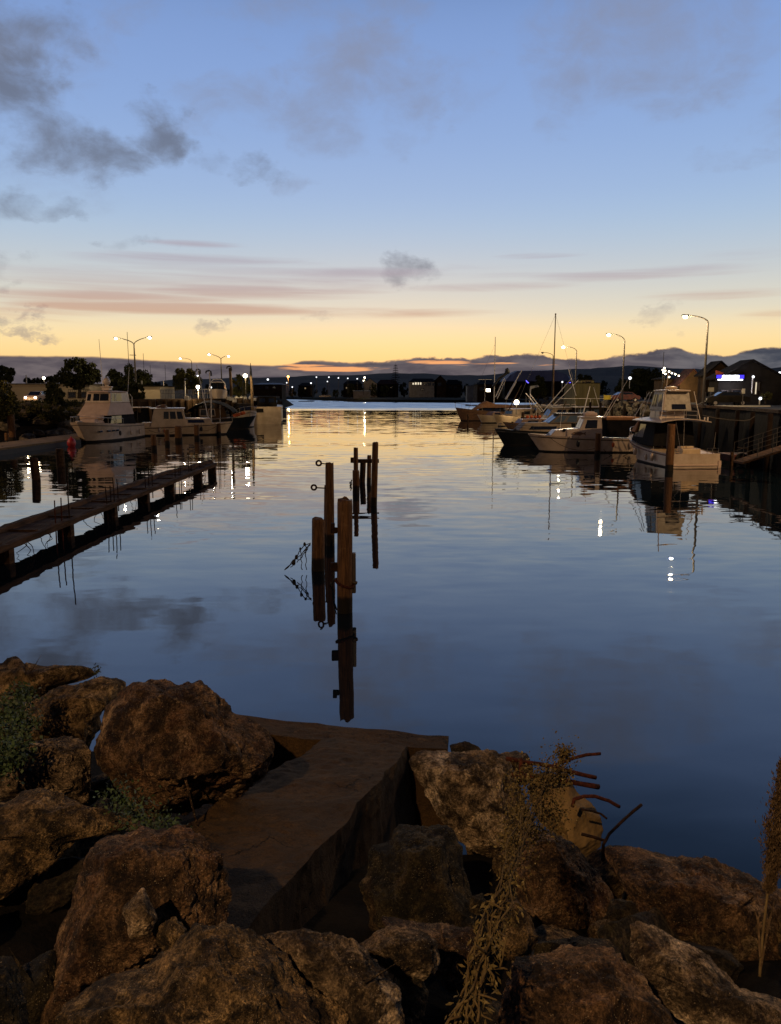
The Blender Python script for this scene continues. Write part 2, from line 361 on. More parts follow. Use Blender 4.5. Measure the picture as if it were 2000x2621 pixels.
    shade = N.sm(N.math('ADD', B, N.math('MULTIPLY', nn, 1.6)), .5, 1.3)
    ccol = N.mix(N.math('MULTIPLY', shade, .6), ccol, (.10, .105, .135))
    sky = N.mix(cl, sky, ccol)
    # thin pink streaks
    st = N.noise(mapping(N, V, (1.4, 26, 1)), 3.2, 5, .55, .6)
    S = blobs([(650, 745, 420, 26, .8), (250, 760, 420, 22, .8), (900, 700, 380, 22, .7), (1250, 735, 300, 18, .6), (1650, 700, 360, 24, .6), (500, 668, 420, 22, .6), (850, 800, 500, 20, .6), (480, 790, 560, 22, 1.0), (300, 720, 500, 42, .55), (700, 715, 520, 50, .6), (500, 625, 160, 12, .8), (1300, 690, 300, 30, .35), (1850, 750, 260, 22, .5), (1950, 650, 260, 18, .4), (1980, 800, 140, 22, .5), (1400, 655, 160, 12, .5), (100, 800, 300, 30, .5)])
    sm_ = N.math('MULTIPLY', N.sm(N.math('ADD', S, N.math('SUBTRACT', st, .55)), .15, .85, 0, .66), N.sm(S, 0, .2))
    sky = N.mix(sm_, sky, N.mix(N.sm(e, R(5), R(9)), (.56, .29, .19), (.42, .36, .42)))
    # low cloud bank over the horizon; its top edge follows a curve of azimuth
    fc = N.n('ShaderNodeFloatCurve'); cu = fc.mapping.curves[0]
    P = [(-900, 900), (0, 909), (200, 911), (400, 921), (600, 930), (700, 934), (760, 926), (800, 921), (880, 926), (960, 925), (1030, 918), (1100, 914), (1180, 916), (1240, 911), (1330, 906),
         (1400, 911), (1500, 918), (1590, 906), (1660, 900), (1720, 888), (1770, 903), (1830, 908), (1900, 897), (1960, 888), (2050, 892), (2600, 880)]
    pts = []
    for px, py in P:
        aa, ee = ae(px, py); pts.append(((aa+1.6)/3.2, ee/R(8)))
    cu.points[0].location = (0, pts[0][1]); cu.points[1].location = (1, pts[-1][1])
    for p in pts: cu.points.new(*p)
    fc.mapping.update(); N.put(fc.inputs[1], N.math('DIVIDE', N.math('ADD', a, 1.6), 3.2))
    edge = N.math('MULTIPLY', fc.outputs[0], R(8))
    puff = N.noise(mapping(N, V, (1, 1.6, 1)), 38, 6, .6, .2)
    amp = N.sm(a, R(-8), R(3), .0028, .013)
    edge2 = N.math('ADD', edge, N.math('MULTIPLY', N.math('SUBTRACT', puff, .5), amp))
    bank = N.sm(N.math('SUBTRACT', edge2, e), -.0006, .0022)
    # gaps of afterglow inside the bank
    slit = blobs([(860, 945, 200, 8, 1.0), (790, 935, 90, 6, .9), (950, 944, 120, 6, .8), (1140, 927, 120, 7, 1.0), (1260, 930, 90, 4, .8), (1410, 934, 60, 3, .6), (1190, 936, 60, 4, .6)])
    sl = N.math('MULTIPLY', N.sm(N.math('ADD', slit, N.math('MULTIPLY', N.math('SUBTRACT', N.noise(mapping(N, V, (1, 14, 1)), 14, 5, .6, .5), .5), 1.9)), .35, .8), N.sm(slit, 0, .2))
    tex = N.noise(mapping(N, V, (1, 4, 1)), 17, 7, .6, .4)
    bc = N.mix(N.sm(tex, .35, .68), (.093, .078, .092), (.175, .145, .15))
    bc = N.mix(N.sm(a, R(14), R(27)), bc, N.mix(N.sm(tex, .35, .68), (.055, .062, .085), (.15, .15, .165)))
    rim = N.sm(N.math('SUBTRACT', edge2, e), .0035, .0, 0, .5)
    bc = N.mix(rim, bc, (.42, .26, .16))
    bc = N.mix(sl, bc, (.95, .42, .17))
    sky = N.mix(bank, sky, bc)
    # below the horizon
    sky = N.mix(N.sm(z, -.03, -.005, 1, 0), sky, (.01, .012, .016))
    bg = N.n('ShaderNodeBackground'); N.put(bg.inputs[0], sky); bg.inputs[1].default_value = 1.0
    o = N.n('ShaderNodeOutputWorld'); nt.links.new(bg.outputs[0], o.inputs[0])
    w.cycles.sampling_method = 'MANUAL'; w.cycles.sample_map_resolution = 1024
make_world()

# ---------------------------------------------------------------- water
def watermat():
    m, nt = newmat('harbour water'); N = NT(nt)
    P = N.n('ShaderNodeNewGeometry').outputs['Position']
    sp = N.n('ShaderNodeSeparateXYZ'); N.put(sp.inputs[0], P)
    def slope(sx, sy, sc, det, ax, ay):
        c = N.noise(mapping(N, P, (sx, sy, 1)), sc, det, .5, .3, 'Color')
        return N.vm('MULTIPLY', N.vm('SUBTRACT', c, (.5, .5, .5)), (ax, ay, 0))
    far = N.math('ADD', sp.outputs[1], N.math('MULTIPLY', N.noise(mapping(N, P, (.3, 1, 1)), .02, 3), 110))
    s1 = slope(.5, 1.3, 1.15, 2, .026, .092)     # ripples
    s2 = slope(.22, .9, .3, 2, .007, .046)        # low swell
    s3 = slope(.10, .45, .16, 3, .003, .018)      # long bands
    calm = N.sm(N.noise(mapping(N, P, (.35, 1, 1)), .06, 4, .6), .35, .65, .35, 1.15)
    near = N.sm(sp.outputs[1], 12, 40, .40, 1.0)
    tot = N.vm('ADD', N.vm('ADD', s1, s2), s3)
    k = N.math('MULTIPLY', calm, near)
    tot = N.vm('MULTIPLY', tot, N.xyz(k, k, 0.0))
    # wind-ruffled band by the far shore
    ruff = N.sm(far, 285, 325)
    s4 = N.vm('ADD', slope(.3, .8, .6, 2, .08, .20), (0, -.125, 0))
    tot = N.vm('ADD', tot, N.vm('MULTIPLY', s4, N.xyz(ruff, ruff, 0.0)))
    nn = N.vm('NORMALIZE', N.vm('ADD', tot, (0, 0, 1)))
    b = N.n('ShaderNodeBsdfPrincipled')
    b.inputs['Base Color'].default_value = (.003, .007, .011, 1); b.inputs['Roughness'].default_value = .012
    b.inputs['IOR'].default_value = 1.72; N.put(b.inputs['Normal'], nn); N.out(b.outputs[0]); return m
M['water'] = watermat()
g = MB(); g.add([(-4000, -25, 0), (4000, -25, 0), (4000, 3000, 0), (-4000, 3000, 0)], [(0, 1, 2, 3)])
struct(g.build('water', 'water'))

# ---------------------------------------------------------------- land
def land(name, line, z, far_pts, mat, toe=0.0, wall_mat=None):
    """flat land of height z behind a shore line; the face down to the water leans out by toe"""
    line = [Vector(p) for p in line]; mb = MB(); top = [(p.x, p.y, z) for p in line]+[(q[0], q[1], z) for q in far_pts]
    mb.add(top, [tuple(range(len(top)))])
    return mb
# far shore: bank strip + land to the hills
shore = [(-1200, 1019), (300, 1019), (640, 1020), (700, 1021.5), (760, 1022.5), (850, 1026), (930, 1029), (1150, 1031), (1250, 1031), (1700, 1030), (3400, 1026)]
mb = MB(); r0 = []; r1 = []; r2 = []; r3 = []
for px, py in shore:
    p = W(px, py, 0); d = Vector((p.x, p.y, 0)).normalized()
    r0.append(p-Vector((0, 0, .5))); r1.append(p+d*3+Vector((0, 0, 1.4))); r2.append(p+d*12+Vector((0, 0, 2.2))); r3.append(Vector((p.x*12, 6500, 3)))
mb.loft([r0, r1, r2, r3], False, False)
struct(mb.build('far_ground', 'land'))
mb = MB(); a_ = [W(px, py, .05)+Vector((0, -.5, 0)) for px, py in [(600, 1019.5), (660, 1020.3), (720, 1021.6), (765, 1022.4)]]
b_ = [p+Vector((0, 9, 1.7)) for p in a_]
mb.loft([a_, b_], False, False); struct(mb.build('shore_strip', 'sand'))
# hills
def hills(name, prof, t, t2, mat, seed):
    mb = MB(); rows = []
    n = 260; xs = np.linspace(prof[0][0], prof[-1][0], n)
    ys = np.interp(xs, [p[0] for p in prof], [p[1] for p in prof])
    base = []; crest = []; mid = []; back = []
    for x, y in zip(xs, ys):
        yy = y+3.2*noise.fractal((x*.012, seed, 0), 1, 2, 5)
        c = D(x, yy, t); base.append(Vector((c.x*.8, c.y*.72, 0))); mid.append(Vector((c.x*.9, c.y*.86, c.z*(.45+.25*noise.noise((x*.02, 5, seed)))))); crest.append(c)
        back.append(Vector((c.x*1.15, c.y*1.2, 0)))
    mb.loft([base, mid, crest, back], False, False)
    return struct(mb.build(name, mat, smooth=True))
hills('hills', [(-1500, 960), (0, 985), (300, 990), (450, 972), (600, 968), (700, 965), (780, 963), (860, 960), (900, 962), (960, 957), (1010, 955), (1080, 957), (1150, 962), (1250, 960), (1300, 953), (1400, 945), (1500, 944),
        (1560, 938), (1610, 936), (1650, 937), (1700, 941), (1800, 946), (1900, 950), (2000, 938), (2200, 925), (3500, 920)], 5200, 6000, 'hill', 1.3)
hills('near_hills', [(-1500, 985), (400, 985), (600, 978), (760, 972), (900, 975), (1100, 970), (1250, 974), (1500, 960), (1620, 962), (1800, 968), (2000, 960), (3500, 950)], 2600, 3000, 'hill', 4.1)

# left land with riprap slope, right land with sea wall
def shoreland(name, toe, crest, z, back, mat_top, mat_face):
    mb = MB(); n = len(toe)
    t0 = [Vector((p[0], p[1], -.6)) for p in toe]; t1 = []
    for p, q in zip(toe, crest): t1.append(Vector((q[0], q[1], z)))
    mb.loft([t0, t1], False, False, 1)
    mb.add([tuple(v) for v in t1]+[(b[0], b[1], z) for b in back], [tuple(range(n+len(back)))], 0)
    return struct(mb.build(name, [mat_top, mat_face]))
LT = [(-120, 62), (-60, 78), (-43, 86), (-37, 93), (-35.5, 101), (-33, 108), (-24, 128), (-27, 150), (-30, 195), (-40, 330), (-90, 620)]
LC = [(-125, 72), (-66, 89), (-48, 97), (-42, 102), (-37.5, 106), (-33.2, 108.6), (-24.4, 128.4), (-27.5, 150), (-30.5, 195), (-46, 330), (-95, 620)]
shoreland('left_ground', LT, LC, 3.9, [(-900, 620), (-900, 72)], 'land', 'soil')
RT = [(60, -8), (40, 6), (26, 28), (25.6, 52), (27.4, 61), (28.6, 75), (29.5, 92), (29, 118), (31, 150), (36, 210), (60, 330), (130, 520)]
RC = [(60.3, -8), (40.3, 6), (26.4, 28), (26, 52), (27.8, 61), (29, 75), (31, 92), (33, 118), (36, 150), (42, 210), (66, 330), (135, 520)]
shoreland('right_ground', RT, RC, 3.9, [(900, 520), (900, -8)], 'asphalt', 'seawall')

# ---------------------------------------------------------------- foreground bank under the rocks
def ground_z(x, y):
    ys = 6.2
    if x < -1: ys = 6.2+min(3.2, (-x-1)*3.2)
    if x > 1.2: ys = 6.2-min(1.6, (x-1.2)*1.4)
    z = 3.5-.28*max(0, y-.3)
    if y > ys: z -= (y-ys)*(.42 if x < 1.2 else .8)
    z += .10*max(0, -x-1)
    return z+.18*noise.fractal((x*.9, y*.9, 2.0), 1, 2, 4)-.55
mb = MB(); nx, ny = 70, 60; vs = []; fs = []
for j in range(ny):
    for i in range(nx):
        x = -14+28*i/(nx-1); y = -12+25*j/(ny-1); vs.append((x, y, ground_z(x, y) if y > 0 else 3.0))
for j in range(ny-1):
    for i in range(nx-1): a = j*nx+i; fs.append((a, a+1, a+nx+1, a+nx))
mb.add(vs, fs); struct(mb.build('ground', 'soil', smooth=True))
mb = MB(); mb.add([(-80, -60, 3.35), (60, -60, 3.35), (60, -1.5, 3.35), (-80, -1.5, 3.35)], [(0, 1, 2, 3)]); struct(mb.build('pavement', 'asphalt'))

# ---------------------------------------------------------------- boulders
def za(pts): return [(x/1.68, 1650+y/1.68) for x, y in pts]
def zb(pts): return [(1000+x/1.68, 1650+y/1.68) for x, y in pts]
def rock(poly, t, mat, label, seed, sub=6, thick=.75, cuts=24, amp=1.0, cat='boulder', name='boulder'):
    cx = sum(p[0] for p in poly)/len(poly); cy = sum(p[1] for p in poly)/len(poly)
    A = 0; sx = sy = 0
    for (x0, y0), (x1, y1) in zip(poly, poly[1:]+poly[:1]):
        k = x0*y1-x1*y0; A += k; sx += (x0+x1)*k; sy += (y0+y1)*k
    cx, cy = sx/(3*A), sy/(3*A)
    nb = 120; rad = np.zeros(nb)
    for b in range(nb):
        th = 2*PI*b/nb; dx, dy = math.cos(th), math.sin(th); best = 5
        for (x0, y0), (x1, y1) in zip(poly, poly[1:]+poly[:1]):
            ex, ey = x1-x0, y1-y0; den = dx*ey-dy*ex
            if abs(den) < 1e-9: continue
            s = ((x0-cx)*ey-(y0-cy)*ex)/den; u = ((x0-cx)*dy-(y0-cy)*dx)/den
            if s > 0 and -1e-6 <= u <= 1+1e-6: best = max(best, s)
        rad[b] = best
    rad = (np.roll(rad, 1)+2*rad+np.roll(rad, -1))/4
    m2px = F/t; mean = float(rad.mean())/m2px
    import bmesh
    bm = bmesh.new(); bmesh.ops.create_icosphere(bm, subdivisions=sub, radius=1.0)
    c = D(cx, cy, t); fw = ray(cx, cy).normalized(); rt = Vector((1, 0, 0)); up = rt.cross(fw).normalized(); rt = fw.cross(up)*1
    rt = Vector((1, 0, 0)); up = (rt.cross(fw)).normalized()
    rs = random.Random(seed); planes = []
    for _ in range(cuts):
        nrm = Vector((rs.uniform(-1, 1), rs.uniform(-1, 1), rs.uniform(-1.0, -.25))).normalized(); planes.append((nrm, rs.uniform(.58, .88)))
    so = Vector((seed*13.7, seed*5.1, seed*2.3))
    for v in bm.verts:
        d = v.co.normalized()
        p = Vector(d)
        for nrm, dd in planes:
            s = p.dot(nrm)
            if s > dd: p -= nrm*(s-dd)*.97
        rho = math.hypot(d.x, d.y); th = math.atan2(-d.y, d.x) % (2*PI)
        f = th/(2*PI)*nb; i = int(f) % nb; fr = f-int(f); r = (rad[i]*(1-fr)+rad[(i+1) % nb]*fr)/m2px
        # superellipsoid-like fullness
        k = (max(1e-6, rho)**.82)/max(1e-6, rho)
        q = Vector((p.x*k, p.y*k, p.z))
        q = Vector((q.x*r, q.y*r, q.z*mean*thick))
        s = so+q/mean
        n1 = noise.fractal(s*1.1, 1.0, 2.1, 3); n2 = noise.fractal(s*3.6+so, .9, 2.2, 4)
        rg = 1-abs(noise.noise(s*2.1+Vector((9, 3, 1))))*2; n3 = noise.noise(s*14); n4 = noise.noise(s*30)
        n5 = abs(noise.noise(s*7+Vector((2, 5, 8)))); disp = mean*amp*(.045+.06*n1+.055*n2+.035*rg+.022*n3+.013*n4-.05*n5)
        q += d*disp
        v.co = rt*q.x+up*q.y+fw*q.z
    me = bpy.data.meshes.new(name); bm.to_mesh(me); bm.free()
    me.polygons.foreach_set('use_smooth', [True]*len(me.polygons))
    me.materials.append(M[mat]); o = bpy.data.objects.new(name, me); COL.objects.link(o); o.location = c
    return tag(o, label, cat, 'boulders of the breakwater')
RK = [
 (za([(-80, 90), (0, 75), (20, 50), (45, 42), (75, 60), (85, 85), (200, 85), (300, 92), (370, 92), (400, 110), (422, 142), (300, 168), (230, 190), (200, 230), (100, 270), (-80, 280)]), 9.6, 'rock_gold', 'long low golden boulder at the top left against the water', 6),
 (za([(-90, 240), (40, 230), (130, 250), (170, 330), (160, 420), (60, 520), (-90, 560)]), 8.3, 'rock_tan', 'boulder overgrown by the ivy at the left edge', 6),
 (za([(215, 200), (270, 180), (400, 148), (500, 138), (560, 150), (560, 210), (450, 280), (430, 400), (410, 500), (330, 520), (200, 440), (110, 400), (90, 300), (150, 240)]), 8.2, 'rock_gold', 'pale topped boulder directly left of the big pitted red boulder', 6),
 (za([(545, 160), (600, 148), (690, 140), (715, 160), (800, 175), (900, 215), (960, 255), (1010, 305), (1100, 330), (1150, 380), (1172, 460), (1140, 540), (1060, 620), (980, 690), (850, 740), (720, 755), (640, 720), (560, 640), (470, 560), (420, 480), (410, 380), (430, 260), (480, 200)]), 6.6, 'rock_red', 'biggest rounded reddish pitted boulder resting on the concrete slab', 7),
 (za([(120, 430), (200, 400), (280, 390), (350, 420), (375, 480), (380, 550), (400, 600), (430, 700), (330, 712), (250, 690), (150, 650), (60, 650), (0, 670), (-60, 640), (-60, 520), (20, 480)]), 6.6, 'rock_tan', 'lumpy boulder with a bright patch beside the ivy', 6),
 (za([(-80, 800), (-80, 690), (0, 680), (60, 635), (130, 618), (180, 630), (240, 665), (330, 705), (420, 716), (500, 745), (600, 790), (520, 810), (330, 810), (300, 860), (240, 915), (170, 965), (100, 1025), (0, 1095), (-80, 1110)]), 5.2, 'rock_gold', 'smooth humped brown boulder at the left edge with a ridge running right', 6),
 (za([(325, 815), (400, 780), (500, 768), (600, 785), (700, 820), (830, 840), (870, 900), (940, 980), (960, 1080), (985, 1200), (985, 1290), (850, 1320), (700, 1370), (600, 1440), (480, 1480), (300, 1560), (210, 1500), (225, 1250), (265, 1060), (310, 960), (308, 870)]), 4.0, 'rock_red', 'tall craggy boulder left of the concrete slab with pale lumps low on its face', 7),
 (za([(520, 1130), (600, 1060), (640, 1090), (680, 1180), (660, 1250), (560, 1250)]), 3.55, 'rock_tan', 'pale lump stuck to the front of the tall craggy boulder', 5),
 (za([(675, 1210), (740, 1180), (800, 1225), (825, 1275), (720, 1330), (672, 1270)]), 3.5, 'rock_gold', 'small round golden stone wedged above the large bottom boulder', 5),
 (za([(215, 1660), (250, 1580), (330, 1500), (430, 1440), (560, 1395), (640, 1335), (720, 1296), (830, 1266), (950, 1288), (1060, 1300), (1150, 1350), (1250, 1420), (1320, 1500), (1400, 1540), (1470, 1600), (1500, 1720), (900, 2000), (300, 1950)]), 2.95, 'rock_gold', 'large textured boulder at the bottom left, nearest the camera', 7),
 (za([(1075, 1302), (1200, 1270), (1300, 1265), (1420, 1285), (1500, 1310), (1560, 1340), (1640, 1400), (1700, 1480), (1730, 1560), (1740, 1760), (1500, 1800), (1420, 1560), (1330, 1500), (1240, 1400), (1130, 1340)]), 3.15, 'rock_tan', 'boulder with a pale knobbly face right of the nearest boulder', 7),
 (za([(1510, 1305), (1600, 1240), (1700, 1222), (1800, 1240), (1890, 1290), (1912, 1360), (1885, 1405), (1790, 1432), (1720, 1420), (1640, 1380), (1560, 1345)]), 3.7, 'rock_tan', 'flat oval boulder with a light ringed edge below the slab end', 6),
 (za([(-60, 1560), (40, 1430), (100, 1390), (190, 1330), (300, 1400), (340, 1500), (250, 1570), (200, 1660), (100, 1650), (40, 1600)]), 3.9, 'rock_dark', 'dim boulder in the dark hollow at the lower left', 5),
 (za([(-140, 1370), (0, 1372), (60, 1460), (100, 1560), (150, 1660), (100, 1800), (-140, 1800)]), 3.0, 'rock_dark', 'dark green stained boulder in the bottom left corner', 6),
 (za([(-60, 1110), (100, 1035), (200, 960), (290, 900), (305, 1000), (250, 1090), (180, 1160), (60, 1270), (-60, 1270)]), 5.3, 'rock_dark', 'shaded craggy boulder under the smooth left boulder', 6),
 (zb([(75, 480), (130, 448), (230, 452), (330, 466), (420, 462), (500, 480), (545, 560), (570, 620), (610, 720), (620, 800), (560, 860), (500, 905), (430, 885), (300, 825), (200, 745), (150, 685), (105, 600), (80, 530)]), 6.9, 'rock_tan', 'large pale tan boulder right of the concrete slab', 7),
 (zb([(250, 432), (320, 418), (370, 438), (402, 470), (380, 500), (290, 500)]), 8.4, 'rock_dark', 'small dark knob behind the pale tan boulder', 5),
 (zb([(478, 470), (540, 450), (590, 470), (610, 520), (600, 600), (520, 600), (490, 540)]), 7.9, 'rock_gold', 'rounded stone behind the rusty bars', 5),
 (zb([(555, 870), (620, 800), (720, 815), (830, 915), (900, 975), (940, 1060), (948, 1160), (915, 1260), (800, 1310), (650, 1290), (560, 1190), (515, 1010)]), 5.4, 'rock_red', 'rust brown boulder behind the tall dry weed', 7),
 (zb([(915, 885), (1000, 872), (1100, 880), (1250, 930), (1400, 958), (1600, 1018), (1700, 1050), (1820, 1120), (1820, 1540), (1650, 1500), (1500, 1470), (1380, 1360), (1250, 1280), (1110, 1220), (1050, 1110), (1000, 1010), (940, 950)]), 5.0, 'rock_red', 'long sloping boulder at the right edge against the water', 7),
 (zb([(1110, 1238), (1200, 1258), (1290, 1318), (1380, 1348), (1450, 1400), (1530, 1478), (1680, 1520), (1780, 1600), (1780, 1800), (1370, 1760), (1260, 1620), (1150, 1530), (1090, 1400), (1078, 1320)]), 3.5, 'rock_tan', 'golden jagged boulder in the bottom right corner', 7),
 (zb([(545, 1402), (640, 1350), (780, 1300), (900, 1308), (1000, 1360), (1060, 1430), (1150, 1560), (1240, 1660), (1200, 1850), (470, 1850), (485, 1600), (520, 1500)]), 3.2, 'rock_red', 'dark brown boulder at the bottom right of centre', 7),
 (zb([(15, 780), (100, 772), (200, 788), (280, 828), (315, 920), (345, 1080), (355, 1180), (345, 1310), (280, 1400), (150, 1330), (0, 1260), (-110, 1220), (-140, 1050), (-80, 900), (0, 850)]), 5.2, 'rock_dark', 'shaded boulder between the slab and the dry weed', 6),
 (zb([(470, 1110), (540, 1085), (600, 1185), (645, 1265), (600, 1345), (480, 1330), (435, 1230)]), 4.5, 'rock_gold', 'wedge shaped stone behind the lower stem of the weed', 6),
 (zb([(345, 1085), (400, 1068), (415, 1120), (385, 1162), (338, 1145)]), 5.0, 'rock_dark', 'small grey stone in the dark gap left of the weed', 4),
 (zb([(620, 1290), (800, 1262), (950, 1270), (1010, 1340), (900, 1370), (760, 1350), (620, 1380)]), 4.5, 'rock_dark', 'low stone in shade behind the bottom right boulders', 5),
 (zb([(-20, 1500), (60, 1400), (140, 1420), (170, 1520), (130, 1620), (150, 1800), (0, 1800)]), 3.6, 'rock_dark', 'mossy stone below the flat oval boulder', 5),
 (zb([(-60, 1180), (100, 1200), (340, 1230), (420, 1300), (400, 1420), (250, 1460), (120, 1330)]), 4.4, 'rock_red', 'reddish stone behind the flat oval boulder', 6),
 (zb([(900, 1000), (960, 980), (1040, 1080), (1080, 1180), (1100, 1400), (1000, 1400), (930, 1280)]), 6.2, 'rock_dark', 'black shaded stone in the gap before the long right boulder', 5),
]
for i, (poly, t, mat, lab, sub) in enumerate(RK): rock(poly, t, mat, lab, i+3, sub)

# ---------------------------------------------------------------- concrete slab
def noisy_block(name, quads, mat, parent, amp=.012, cutsn=14):
    """8-corner block with finely divided, slightly uneven faces"""
    mb = MB(); q = [Vector(p) for p in quads]
    fl = [(3, 2, 1, 0), (4, 5, 6, 7), (0, 1, 5, 4), (1, 2, 6, 5), (2, 3, 7, 6), (3, 0, 4, 7)]
    for f in fl:
        p = [q[i] for i in f]; rows = []
        for j in range(cutsn+1):
            v = j/cutsn; row = []
            for i in range(cutsn+1):
                u = i/cutsn; P_ = (p[0]*(1-u)+p[1]*u)*(1-v)+(p[3]*(1-u)+p[2]*u)*v
                row.append(P_+Vector((noise.noise(P_*2.3), noise.noise(P_*2.3+Vector((7, 0, 0))), noise.noise(P_*2.3+Vector((0, 9, 0)))))*amp*1.6
                           + Vector((noise.noise(P_*11), noise.noise(P_*11+Vector((7, 0, 0))), noise.noise(P_*11+Vector((0, 9, 0)))))*amp*.5)
            rows.append(row)
        mb.loft(rows, False, False)
    o = mb.build(name, mat, parent, smooth=False)
    return o
slab = thing('concrete_slab', 'big broken brown concrete slab sloping down between the boulders to the water', 'concrete slab')
a, b, c, d = W(540, 1822, 1.5), W(1150, 1886, 1.42), W(1146, 1922, 1.40), W(600, 1872, 1.5)
dn = Vector((0, 0, -1.5))
noisy_block('kerb', [d+dn, c+dn, b+dn, a+dn, d, c, b, a], 'concrete_old', slab, .014, 24)
fr, fl_, nl, nr = W(1046, 1912, 1.425), W(835, 1888, 1.455), D(300, 2225, 5.3), D(570, 2450, 4.0)
dn2 = Vector((.10, 0, -1.7))
noisy_block('ramp', [nl+dn2, nr+dn2, fr+dn2, fl_+dn2, nl, nr, fr, fl_], 'concrete_old', slab, .034, 56)
lw = [W(540, 1925, 1.12), W(850, 1925, 1.12), W(720, 2110, 1.18), W(330, 2130, 1.4)]
noisy_block('sunken_floor', [lw[3]+dn, lw[2]+dn, lw[1]+dn, lw[0]+dn, lw[3], lw[2], lw[1]+Vector((0, .3, 0)), lw[0]+Vector((0, .3, 0))], 'concrete_old', slab, .02, 20)
# broken concrete lump with reinforcing bars
lump = rock(zb([(600, 620), (660, 560), (780, 590), (812, 640), (875, 678), (902, 760), (905, 865), (835, 925), (760, 895), (680, 810), (630, 750)]), 6.9, 'concrete_olive', 'smooth olive concrete lump under the bent rusty bars', 91, 6, .6, 5, .5, 'concrete', 'concrete_lump')
del lump['group']
def bar(pts, label, r=.022, mat='rust'):
    r *= .70
    P_ = [D(1000+x/1.68, 1650+y/1.68, t) for x, y, t in pts]; mb = MB()
    Q_ = []
    for i in range(len(P_)-1):
        for k in range(4): Q_.append(P_[i].lerp(P_[i+1], k/4))
    Q_.append(P_[-1]); mb.tube(Q_, r, 8, jit=.10)
    o = mb.build('steel_bar', mat, origin=P_[0], smooth=True); return tag(o, label, 'steel bar', 'rusty reinforcing bars among the rocks')
bar([(700, 520, 6.9), (780, 490, 7.0), (840, 474, 7.05), (902, 469, 7.1)], 'uppermost rusty bar curving up to the right over the water')
bar([(500, 490, 6.6), (600, 508, 6.7), (680, 520, 6.8), (780, 548, 6.95), (882, 572, 7.05)], 'long rusty bar, second from the top, pointing right', .028)
bar([(520, 560, 6.5), (640, 570, 6.6), (780, 592, 6.9), (895, 612, 7.0)], 'thick rusty bar, third from the top, behind the weed', .034)
bar([(560, 490, 6.55), (562, 540, 6.5), (566, 590, 6.5)], 'short upright rusty bar crossing the two long bars', .03)
bar([(782, 698, 6.45), (790, 665, 6.45), (830, 652, 6.5), (880, 652, 6.55), (940, 672, 6.6), (984, 697, 6.65)], 'arched rusty bar bending over the olive concrete lump', .022)
bar([(820, 708, 6.4), (870, 716, 6.45), (905, 728, 6.5), (930, 748, 6.5)], 'thin dark bar drooping below the arched bar', .013, 'rust_dark')
bar([(822, 815, 6.2), (870, 826, 6.2), (920, 842, 6.25)], 'short dark bar low on the olive concrete lump', .018, 'rust_dark')
bar([(912, 930, 6.1), (915, 860, 6.15), (940, 815, 6.2), (990, 765, 6.3), (1040, 720, 6.4), (1080, 688, 6.45)], 'long forked dark bar rising to the right over the water', .018, 'rust_dark')

# ---------------------------------------------------------------- foreground plants
def leaves(mb, pts, size, n_each, spread, rs, aspect=1.8, droop=0, mi=0):
    for p in pts:
        for _ in range(n_each):
            c = Vector(p)+Vector((rs.gauss(0, spread), rs.gauss(0, spread), rs.gauss(0, spread)))
            u = Vector((rs.uniform(-1, 1), rs.uniform(-1, 1), rs.uniform(-1, 1)-droop)).normalized(); w = u.cross(Vector((rs.uniform(-1, 1), rs.uniform(-1, 1), rs.uniform(-1, 1)))).normalized()
            s = size*rs.uniform(.5, 1.3); l = s*aspect
            mb.add([c, c+u*l*.5+w*s*.5, c+u*l, c+u*l*.5-w*s*.5], [(0, 1, 2, 3)], mi)
rs = random.Random(5)
pl = thing('dry_weed', 'tall dry yellow weed with tangled leafy stem rising in front of the boulders', 'weed', D(1190, 2640, 2.7))
o0 = Vector(pl.location)
path = [(1180, 2650, 2.6), (1215, 2540, 2.75), (1240, 2450, 2.9), (1262, 2370, 3.05), (1290, 2300, 3.2), (1312, 2220, 3.45), (1335, 2150, 3.7), (1360, 2080, 3.95), (1395, 2010, 4.2), (1430, 1960, 4.35), (1447, 1918, 4.4)]
def dense(path, k):
    P_ = [D(*p) for p in path]; Q_ = []
    for i in range(len(P_)-1):
        for j in range(k): Q_.append(P_[i].lerp(P_[i+1], j/k))
    return Q_+[P_[-1]]
stm = MB()
for k in range(9):
    off = Vector((rs.uniform(-.035, .035), rs.uniform(-.03, .03), rs.uniform(-.02, .02)))
    stm.tube([p-o0+off*(1+.6*math.sin(i*.5+k))+Vector((.012*math.sin(i*.9+k*2), 0, .01*math.cos(i+k))) for i, p in enumerate(dense(path, 4))], .0045, 6, .002)
stm.build('stem', 'stem_dry', pl, smooth=True)
lf = MB()
Pd = dense(path, 6)
for i, p in enumerate(Pd):
    k = i/len(Pd); sprd = .035+.03*k
    leaves(lf, [p-o0], .0095+.003*(1-k), 24 if k < .5 else 30, sprd*.75, rs, 3.2 if k < .45 else 1.4, .9 if k < .45 else 0)
for (px, py, t, n, s) in [(1340, 2000, 4.25, 260, .10), (1380, 2060, 4.2, 260, .11), (1420, 2090, 4.3, 160, .09), (1330, 2100, 4.0, 200, .09), (1445, 1930, 4.4, 170, .04), (1440, 1985, 4.4, 170, .05), (1400, 1995, 4.35, 200, .07), (1310, 2160, 3.75, 130, .07), (1370, 2140, 4.1, 120, .07)]:
    leaves(lf, [D(px, py, t)-o0], .0125, int(n*2.6), s*.56, rs, 1.3)
lf.build('leaves', 'leaf_dry', pl)
cu = MB()
